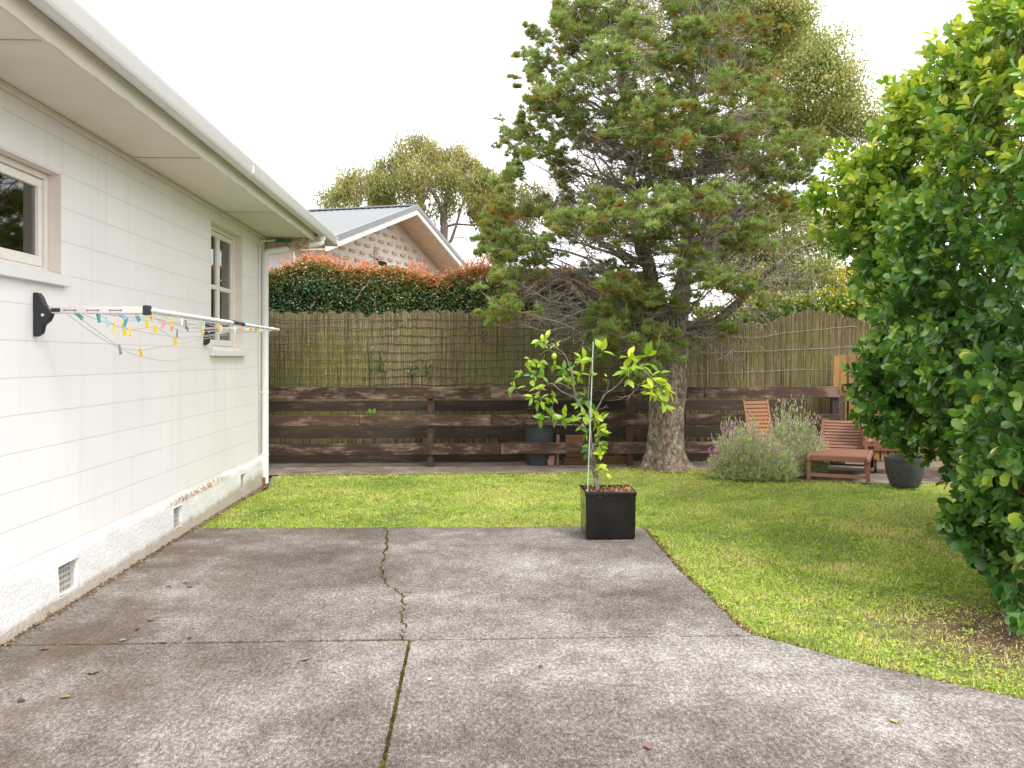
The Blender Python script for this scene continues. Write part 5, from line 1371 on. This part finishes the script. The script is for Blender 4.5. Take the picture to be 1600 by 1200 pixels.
def Z(cx_, cy_, dd_=0): return P(780 + cx_ / 2.93, 450 + cy_ / 2.93, cd + dd_) - cb
m = MB()
def br(path, r0, r1, dd1=0, n=7):
    k = len(path); raw = [Z(a, b, dd1 * i / max(1, k - 1)) for i, (a, b) in enumerate(path)]
    out = []
    for i in range(k - 1):
        p0 = raw[max(0, i - 1)]; p1 = raw[i]; p2 = raw[i + 1]; p3 = raw[min(k - 1, i + 2)]
        for j in range(4):
            t_ = j / 4; out.append(.5 * ((2 * p1) + (p2 - p0) * t_ + (2 * p0 - 5 * p1 + 4 * p2 - p3) * t_ ** 2 + (3 * p1 - p0 - 3 * p2 + p3) * t_ ** 3))
    out.append(raw[-1]); kk = len(out)
    m.tube(out, [r0 + (r1 - r0) * i / (kk - 1) for i in range(kk)], n)
br([(448, 932), (440, 880), (425, 800), (420, 700), (415, 640), (412, 600)], .0135, .0105)
br([(458, 930), (450, 870), (440, 800), (430, 740), (420, 690)], .009, .006, -.02)
br([(412, 600), (408, 520), (411, 440), (420, 360), (435, 325), (470, 300)], .006, .0025, -.03)
br([(413, 610), (395, 570), (365, 530), (350, 505), (342, 450), (335, 400), (318, 350), (300, 305), (262, 275), (215, 255), (190, 240)], .0095, .0025, -.08)
br([(350, 505), (320, 490), (280, 470), (245, 440), (215, 445), (180, 475), (140, 492), (100, 495), (78, 470)], .005, .0022, .10)
br([(345, 470), (310, 450), (275, 435), (230, 438), (205, 420)], .004, .002, -.12)
br([(335, 400), (300, 400), (265, 385), (245, 365)], .003, .0015, .06)
br([(300, 305), (265, 295), (225, 285), (205, 292), (185, 310)], .003, .0015, -.15)
br([(262, 275), (263, 245), (262, 225)], .002, .001)
br([(404, 650), (370, 630), (330, 626), (250, 625), (200, 608)], .0045, .002, .06)
br([(246, 620), (243, 560), (246, 500), (248, 470)], .003, .0015)
br([(428, 580), (455, 540), (475, 500), (490, 482), (530, 455), (560, 425), (585, 395), (600, 375), (640, 352), (690, 345)], .007, .003, .02)
br([(640, 352), (680, 395), (710, 430), (735, 470), (755, 510)], .004, .0018, -.10)
br([(490, 482), (498, 450), (500, 415)], .003, .001, -.04)
br([(445, 560), (475, 550), (500, 545)], .002, .001); br([(480, 548), (492, 535)], .0015, .001)
br([(430, 740), (450, 690), (460, 640), (445, 600)], .004, .002, -.05); br([(440, 800), (465, 770), (470, 740), (480, 700)], .003, .0015, -.06); br([(448, 860), (458, 830), (462, 790)], .003, .0015)
m.build('trunk', M_barkw, cit, smooth=True)
cl_ = [(75, 452, 46, 6, .5), (105, 380, 40, 4, .5), (140, 330, 42, 6, .55), (190, 345, 46, 8, .45), (150, 400, 40, 5, .25), (195, 405, 46, 4, .2), (165, 455, 46, 6, .6), (155, 505, 40, 5, .6), (190, 515, 46, 7, .55), (248, 500, 40, 5, .35), (180, 240, 46, 6, .65),
       (215, 235, 44, 5, .65), (262, 262, 34, 3, .6), (248, 360, 36, 4, .3), (300, 375, 44, 5, .25), (300, 420, 50, 6, .5), (330, 420, 40, 4, .3), (335, 360, 34, 3, .2), (370, 395, 44, 5, .5), (385, 322, 46, 8, .6), (410, 330, 40, 4, .6), (430, 400, 30, 3, .5),
       (390, 495, 60, 3, .0), (400, 520, 60, 3, .05), (360, 540, 38, 3, .4), (385, 585, 46, 6, .45), (430, 600, 50, 8, .7), (455, 590, 40, 6, .8), (200, 598, 50, 6, .25), (245, 585, 52, 5, .3), (290, 588, 56, 3, .35), (340, 595, 40, 5, .4), (385, 632, 36, 3, .5),
       (400, 665, 36, 5, .4), (455, 640, 46, 6, .7), (475, 665, 50, 6, .6), (450, 680, 40, 5, .6), (470, 700, 40, 4, .55), (410, 720, 44, 4, .15), (420, 760, 50, 4, .1), (455, 730, 40, 5, .6), (465, 760, 44, 4, .7), (440, 790, 40, 4, .4), (455, 820, 46, 5, .75),
       (475, 855, 36, 3, .9), (430, 835, 34, 3, .5), (600, 318, 66, 4, .75), (675, 312, 74, 4, .6), (650, 355, 60, 6, .75), (595, 375, 60, 5, .5), (595, 415, 50, 3, .5), (625, 350, 50, 4, .6), (740, 395, 62, 3, .2), (695, 410, 56, 4, .75), (700, 460, 58, 4, .85), (765, 435, 64, 4, .6),
       (775, 475, 54, 4, .6), (720, 490, 50, 4, .85), (745, 520, 50, 4, .6), (765, 530, 40, 2, .6), (735, 455, 50, 3, .25), (690, 480, 44, 2, .5), (475, 290, 60, 3, .45), (500, 415, 22, 2, .5), (452, 615, 34, 3, .8)]
PP, DD, NN, VV, LL = [], [], [], [], []
for (cx_, cy_, L_, k, tone) in cl_:
    c = np.array(Z(cx_, cy_, RS.uniform(-.09, .09)))
    for j in range(int(k * 1.05) + 1):
        dv = rdir(1)[0] * [1, .8, .8]; PP.append(c + RS.normal(0, .010, 3)); DD.append(dv + [0, 0, -.05]); NN.append(RS.normal(0, .45, 3) + [0, -.45, .8])
        VV.append(tone + RS.normal(0, .12)); LL.append(L_ / 2.93 / F * cd * RS.uniform(.85, 1.25))
PP, DD, NN, VV, LL = map(np.array, (PP, DD, NN, VV, LL))
scatter('foliage', M_citrus, PP, DD, NN, LL, LL * RS.uniform(.42, .54, len(LL)), T_LEAF2, np.clip(VV, 0, 1), cit, smooth=True)
m = MB(); c = Z(252, 312, -.05); m.lathe([(0, -.027), (.010, -.024), (.019, -.014), (.022, 0), (.019, .014), (.010, .023), (.004, .028), (0, .029)], c, 20); m.build('fruit', M_lemon, cit, smooth=True)
m = MB(); a, b = P(918, 770, 7.55), P(927, 534, 7.60); m.tube([a, b], .0046, 8); o = m.build('plant_stake', M_stake, smooth='auto')
me_c = (a + b) / 2; tag(o, 'thin pale green stake standing in the black planter', 'plant stake')

# ------------------------------------------------------------------ garden furniture
def slat_row(mb, x0, x1, ys_list, wid, th, M=None, z=0):
    for y in ys_list: mb.box(x0, x1, y - wid / 2, y + wid / 2, z, z + th, M)
def make_lounger():
    # origin at the front centre on the ground, +Y runs away from the viewer
    root = empty('sun_lounger')
    W2 = .335; zs = .275
    for sx in (-1, 1):
        x = sx * W2
        lg = MB(); lg.box(x - .022, x + .022, .0, .05, 0, zs - .02); lg.build('leg', M_teak, root, bevel=.004)
        lg = MB(); lg.box(x - .018, x + .018, 1.18, 1.23, .05, zs - .02); lg.build('leg', M_teak, root, bevel=.004)
        r_ = MB(); r_.prism([(-.04, zs - .035), (-.035, zs + .01), (.0, zs + .032), (1.45, zs + .032), (1.45, zs - .03), (.0, zs - .04)], x - .018 + .0, 'x', x + .018)
        r_.build('side_rail', M_teak, root, bevel=.006)
        w_ = MB(); w_.tube([(x + sx * .028, 1.12, .085), (x + sx * .055, 1.12, .085)], .085, 28); o_ = w_.build('wheel', M_black, root, smooth='auto')
        h_ = MB(); h_.tube([(x + sx * .054, 1.12, .085), (x + sx * .060, 1.12, .085)], .025, 14); h_.build('hub', M_alu, o_)
    st = MB(); st.box(-W2 + .022, W2 - .022, .012, .036, .045, .085); st.build('stretcher', M_teak, root, bevel=.003)
    ax = MB(); ax.tube([(-W2, 1.12, .085), (W2, 1.12, .085)], .012, 8); ax.build('axle', M_black, root)
    ap = MB(); ap.box(-W2 + .02, W2 - .02, .0, .022, zs - .035, zs + .028); ap.build('apron', M_teak, root, bevel=.003)
    s_ = MB(); slat_row(s_, -W2 + .02, W2 - .02, [.055 + .062 * i for i in range(16)], .057, .018, None, zs + .014); s_.build('seat', M_teak, root, bevel=.002, segs=1)
    hinge = Matrix.Translation((0, 1.02, zs + .014)) @ Matrix.Rotation(math.radians(27), 4, 'X')
    b_ = MB(); slat_row(b_, -W2 + .055, W2 - .055, [.04 + .077 * i for i in range(9)], .056, .018, hinge, .01); b_.build('backrest', M_teak, root, bevel=.002, segs=1)
    for sx in (-1, 1):
        f_ = MB(); f_.box(sx * (W2 - .035) - .02, sx * (W2 - .035) + .02, 0, .72, -.02, .022, hinge)
        f_.build('backrest_rail', M_teak, root, bevel=.004)
        p_ = MB(); p_.tube([Vector((sx * .26, 1.30, zs)), hinge @ Vector((sx * .26, .42, -.01))], .012, 6)
        p_.build('prop', M_teak, root)
    return root
lg = make_lounger(); fc = (G(1264, 751) + G(1355, 753)) / 2; lg.location = (fc.x, fc.y, -.005)
lg.rotation_euler = (0, 0, math.radians(-26)); lg.scale = (1, 1, 1)
tag(lg, 'brown slatted wooden sun lounger with raised back at the lawn edge', 'sun lounger')
def make_chair(name, mat, slats=9, bw=.40, bh=.52, seat=.42, arm=False, tilt=22):
    root = empty(name); W2 = bw / 2 + .03
    for sx in (-1, 1):
        for y in (0, .40):
            l_ = MB(); l_.box(sx * W2 - .02, sx * W2 + .02, y - .02, y + .02, 0, seat - .02); l_.build('leg', mat, root, bevel=.003)
        r_ = MB(); r_.box(sx * W2 - .018, sx * W2 + .018, -.04, .44, seat - .05, seat - .005); r_.build('side_rail', mat, root, bevel=.003)
    for y in (0.0, .40):
        r_ = MB(); r_.box(-W2 + .02, W2 - .02, y - .012, y + .012, .17, .205); r_.build('stretcher', mat, root, bevel=.003)
    s_ = MB(); slat_row(s_, -W2 - .01, W2 + .01, [-.02 + .055 * i for i in range(9)], .047, .016, None, seat - .003); s_.build('seat', mat, root, bevel=.002, segs=1)
    M = Matrix.Translation((0, .42, seat + .01)) @ Matrix.Rotation(math.radians(90 - tilt), 4, 'X')
    b_ = MB(); slat_row(b_, -bw / 2 + .0, bw / 2, [.05 + (bh - .07) * i / (slats - 1) for i in range(slats)], (bh / slats) * .78, .014, M, 0); b_.build('backrest', mat, root, bevel=.002, segs=1)
    for sx in (-1, 1):
        f_ = MB(); f_.box(sx * (bw / 2 + .012) - .016, sx * (bw / 2 + .012) + .016, -.03, bh + .02, -.014, .020, M)
        f_.build('backrest_rail', mat, root, bevel=.004)
    return root
ch = make_chair('garden_chair', M_teak2, 9, .33, .50, .40, tilt=16); q = P(1216, 560, 11.98); ch.location = (q.x, q.y, -.008); ch.rotation_euler = (0, 0, math.radians(14))
tag(ch, 'golden brown slatted wooden chair standing behind the lavender bush', 'chair', 'wooden garden chairs')
ch2 = make_chair('garden_chair', M_teak, 7, .42, .44, .40, tilt=14); q = P(1408, 560, 11.85); ch2.location = (q.x + .0, q.y, -.008); ch2.rotation_euler = (0, 0, math.radians(62))
tag(ch2, 'reddish wooden chair half hidden between lounger and round pot', 'chair', 'wooden garden chairs')
# table mostly behind the shrub
tbx = P(1512, 560, 11.5); tab = empty('garden_table', (tbx.x, tbx.y, -.008), math.radians(6), 'wooden garden table mostly hidden behind the big shrub', 'table')
for sx in (-1, 1):
    for sy in (-1, 1):
        l_ = MB(); l_.box(sx * .42 - .03, sx * .42 + .03, sy * .36 - .03, sy * .36 + .03, 0, .66); l_.build('leg', M_teak, tab, bevel=.004)
t_m = MB(); slat_row(t_m, -.52, .52, [-.44 + .08 * i for i in range(12)], .073, .022, None, .70); t_m.build('tabletop', M_teak, tab, bevel=.003)
a_m = MB()
for sy in (-1, 1): a_m.box(-.45, .45, sy * .40 - .011, sy * .40 + .011, .60, .69)
for sx in (-1, 1): a_m.box(sx * .46 - .011, sx * .46 + .011, -.38, .38, .60, .69)
a_m.build('apron', M_teak, tab)
# round charcoal pot
rp = P(1414, 560, 10.55); rpo = empty('round_pot', (rp.x, rp.y, -.015), 0, 'round ribbed charcoal plant pot on the lawn beside the lounger', 'plant pot')
m = MB(); pr = [(0, 0), (.125, 0), (.14, .01), (.165, .06), (.195, .15), (.212, .24), (.220, .32), (.224, .335), (.224, .36), (.208, .36), (.203, .335), (.200, .31), (0, .30)]
pr2 = []
for i, (a, b) in enumerate(pr): pr2.append((a, b))
ribs = []
for k in range(34):
    z_ = .06 + .27 * k / 33; r_ = np.interp(z_, [.06, .15, .24, .32, .335], [.165, .195, .212, .220, .224]) + .0022 * (1 if k % 3 == 0 else 0); ribs.append((float(r_), z_))
m.lathe(pr[:3] + ribs + pr[7:], (0, 0, 0), 48); m.build('pot', M_pot2, rpo, smooth='auto')
m = MB(); m.tube([(0, 0, .290), (0, 0, .318)], [.198, .200], 30); m.build('soil', M_soil, rpo)
n = 60; pp = np.stack([RS.normal(.06, .05, n), RS.normal(0, .06, n), RS.uniform(.33, .50, n)], 1)
plo = empty('pot_plant', (rp.x, rp.y, .30), 0, 'small leafy plant with dry stems growing in the round pot', 'plant')
scatter('foliage', M_gris, pp - [0, 0, .3], rdir(n) + [0, 0, .2], rdir(n) + [0, -.3, 1], RS.uniform(.04, .075, n), RS.uniform(.025, .04, n), T_LEAF2, np.clip(RS.normal(.55, .15, n), 0, 1), plo)
m = MB()
for i in range(16): m.tube(curve_pts((RS.normal(.04, .04), RS.normal(0, .04), .005), (RS.normal(.06, .07), RS.normal(0, .07), RS.uniform(.08, .2)), 3, 0, .06), .004, 4)
m.build('stems', M_twig, plo)

# ------------------------------------------------------------------ neighbour's house
_w = lambda r_, d_: Vector((d_ * SA + r_ * CA, d_ * CA - r_ * SA, 0))
A = _w(-2.07, 20.0) + Vector((0, 0, 4.74)); u = _w(-.96, .28).normalized(); g = _w(.28, .96).normalized(); sl = math.tan(math.radians(16.8))
nh = empty('neighbour_house', (A.x, A.y, 0), 0, 'neighbouring house with grey roof and white brick gable behind the hedge', 'house')
NO = Vector((A.x, A.y, 0))
def Q(a, s, z): return A + u * a + g * s + Vector((0, 0, z)) - NO      # a along ridge, s across, z relative to ridge
HS = 4.12; LEN = 9.0; OV = .62
def quad(mb, pts): b = len(mb.v); mb.v += [tuple(p) for p in pts]; mb.f.append(tuple(range(b, b + len(pts))))
m = MB()
for sgn in (-1, 1):
    nrib = 60
    for i in range(nrib):      # corrugated sheets: ribs run down the slope
        a0, a1, a2 = LEN * i / nrib, LEN * (i + .5) / nrib, LEN * (i + 1) / nrib
        quad(m, (Q(a0, 0, 0), Q(a1, 0, .014), Q(a1, sgn * HS, -HS * sl + .014), Q(a0, sgn * HS, -HS * sl)))
        quad(m, (Q(a1, 0, .014), Q(a2, 0, 0), Q(a2, sgn * HS, -HS * sl), Q(a1, sgn * HS, -HS * sl + .014)))
m.build('roof', plain('pale_grey_roof', (.20, .21, .212), .6, var=.04), nh, fix=False)
m = MB()
def beam(mb, a0, a1, s0, s1, zt0, zt1, th):   # sloping board between (s0) and (s1)
    pts = [Q(a0, s0, zt0), Q(a1, s0, zt0), Q(a1, s1, zt1), Q(a0, s1, zt1), Q(a0, s0, zt0 - th), Q(a1, s0, zt0 - th), Q(a1, s1, zt1 - th), Q(a0, s1, zt1 - th)]
    b = len(mb.v); mb.v += [tuple(p) for p in pts]
    for f in ((0, 1, 2, 3), (7, 6, 5, 4), (0, 4, 5, 1), (1, 5, 6, 2), (2, 6, 7, 3), (3, 7, 4, 0)): mb.f.append(tuple(b + i for i in f))
for sgn in (-1, 1): beam(m, -.05, .02, 0, sgn * HS, .035, .035 - HS * sl, .105)
beam(m, -.02, LEN, -.12, .12, .03, .03, .03)
m.build('flashing', M_roofdark, nh)
m = MB()
for sgn in (-1, 1): beam(m, -.035, .005, 0, sgn * HS, -.072, -.072 - HS * sl, .11)
m.build('bargeboard', plain('cream_barge', (.78, .74, .68), .5), nh)
m = MB()
for sgn in (-1, 1): quad(m, (Q(0.01, 0, -.15), Q(OV, 0, -.15), Q(OV, sgn * HS, -.15 - HS * sl), Q(0.01, sgn * HS, -.15 - HS * sl)))
m.build('soffit', plain('tan_soffit', (.74, .58, .44), .7), nh, fix=False)
m = MB(); quad(m, (Q(OV, 0, -.15), Q(OV, -HS, -.15 - HS * sl), Q(OV, -HS, -4.7), Q(OV, HS, -4.7), Q(OV, HS, -.15 - HS * sl)))
for sgn in (-1, 1): quad(m, (Q(OV, sgn * (HS - .5), -1.2), Q(LEN, sgn * (HS - .5), -1.2), Q(LEN, sgn * (HS - .5), -4.7), Q(OV, sgn * (HS - .5), -4.7)))
def brickw():
    t = NT('white_brick'); g_ = t.geo(); k = t.ramp(t.noise(g_, 6, 4), (.3, (.74, .68, .60)), (.7, (.84, .79, .73))); return t.set(k, .8)
M_wb = brickw(); M_wbs = plain('brick_shade_tone', (.66, .49, .38), .85, var=.2)  # salmon tone of the raised bricks carries the shade of their undersides
nwall = len(m.f); bw_, bh_ = .23, .086
row = 0; z = -.45
while z > -2.6:
    s_max = (-z - .25) / sl; k = -HS + (.23 if row % 2 else 0)
    while k < HS:
        if abs(k) < min(HS - .2, s_max) - .2:
            b = len(m.v)
            for (da, ds, dz_) in ((0.004, -.115, -.028), (0.004, .115, -.028), (0.004, .115, .028), (0.004, -.115, .028), (-.03, -.115, -.028), (-.03, .115, -.028), (-.03, .115, .028), (-.03, -.115, .028)):
                m.v.append(tuple(Q(OV + da, k + ds, z + dz_)))
            for f in ((0, 3, 2, 1), (4, 5, 6, 7), (0, 1, 5, 4), (2, 3, 7, 6), (0, 4, 7, 3), (1, 2, 6, 5)): m.f.append(tuple(b + i for i in f))
        k += .46
    z -= .172; row += 1
o = m.build('wall', M_wb, nh, fix=False); o.data.materials.append(M_wbs)
for f_ in o.data.polygons: f_.material_index = 1 if f_.index >= nwall else 0
m = MB(); c = Q(OV - .12, -.75, -1.28)
m.tube([Q(OV, -.75, -1.15), c], .02, 8); m.tube([c, c + Vector((.10, -.10, -.05))], [.05, .065], 12)
o = m.build('security_light', M_black, nh)
m = MB(); m.box(-.04, .04, -.04, .04, -.09, .09); o = m.build('light_mount', plain('white_plastic', (.8, .8, .8), .4), nh); o.location = Q(OV - .04, -.75, -1.1)
# far white-roofed shed glimpsed between trees
fh = P(1250, 560, 26); far = empty('far_house', (fh.x, fh.y, 0), .4, 'distant pale roofed house glimpsed through the trees on the right', 'house')
m = MB(); m.box(-1.1, 1.1, -2, 2, 0, 2.9); m.build('wall', plain('pale_wall', (.6, .6, .6), .8), far)
m = MB(); m.prism([(-1.3, 2.92), (0, 3.75), (1.3, 2.92), (1.3, 2.82), (0, 3.65), (-1.3, 2.82)], -2.2, 'y', 2.2); m.build('roof', plain('white_roof', (.72, .74, .76), .5), far)

# ------------------------------------------------------------------ fallen leaves on the driveway
fl = [(69, 1016, 'red brown', 'near the wall at the left edge'), (215, 984, 'dark red', 'in the middle of the left slab'), (235, 970, 'rust', 'just beyond the dark red leaf'), (290, 911, 'orange', 'right of the first wall vent'), (297, 918, 'grey', 'touching the orange leaf by the vent'),
      (264, 917, 'brown', 'between wall vent and orange leaf'), (195, 902, 'yellow', 'closest to the wall beyond the first vent'), (146, 1052, 'olive', 'largest of the leaves lower left'), (33, 1097, 'dark brown', 'at the far left bottom'), (192, 1002, 'tan', 'lying on the cross joint near the wall'),
      (254, 1004, 'pale tan', 'on the cross joint left of the crack'), (466, 859, 'reddish', 'near the lawn edge left of the crack'), (477, 1032, 'pink brown', 'on the near slab left of the joint'), (296, 998, 'brown red', 'just above the cross joint'), (102, 1091, 'ochre', 'near the bottom left corner'),
      (1013, 1169, 'brown pink', 'at the bottom centre right'), (1397, 1129, 'light yellow', 'on the right of the near slab'), (672, 1063, 'white', 'small pale scrap right of the mossy joint'), (845, 1043, 'blackish', 'small dark curl right of the joint')]
fcol = {'red brown': (.28, .07, .03), 'dark red': (.22, .04, .025), 'rust': (.35, .12, .04), 'orange': (.5, .2, .08), 'grey': (.2, .18, .15), 'brown': (.2, .1, .05), 'yellow': (.65, .48, .03), 'olive': (.27, .22, .08), 'dark brown': (.08, .045, .025), 'tan': (.42, .3, .16),
        'pale tan': (.5, .4, .25), 'reddish': (.32, .12, .06), 'pink brown': (.38, .2, .14), 'brown red': (.18, .06, .03), 'ochre': (.45, .27, .06), 'brown pink': (.3, .15, .1), 'light yellow': (.6, .5, .2), 'white': (.8, .8, .78), 'blackish': (.03, .025, .02)}
for (px, py, cn, wh) in fl:
    q = G(px, py); m = MB(); L_ = RS.uniform(.030, .045) * (1.4 if cn == 'olive' else (.6 if cn in ('white', 'blackish', 'pale tan', 'yellow') else 1))
    a0 = RS.uniform(0, 6.28)
    rows_ = 6
    for i in range(rows_ + 1):
        t_ = i / rows_; w_ = .42 * math.sin(PI * (t_ * .94 + .03)) ** .8
        for s_ in (-1, 0, 1):
            m.v.append((L_ * w_ * s_, L_ * (t_ - .5), .004 + L_ * (.22 * abs(s_) * w_ * 1.6 + .22 * (t_ - .5) ** 2)))
    for i in range(rows_):
        for s_ in range(2): a = i * 3 + s_; m.f.append((a, a + 1, a + 4, a + 3))
    o = m.build('fallen_leaf', plain('leaf_' + cn.replace(' ', '_'), tuple(c_ * (.62 if cn != 'white' else 1) + (.03 if cn != 'white' else 0) for c_ in fcol[cn]), .8, var=.3, scale=40), smooth=True, fix=False); o.location = (q.x, q.y, .001); o.rotation_euler = (0, 0, a0)
    tag(o, f'{cn} dry leaf on the driveway {wh}' if cn not in ('white', 'blackish') else f'{wh} on the driveway', 'leaf', 'dry leaves fallen on the driveway')
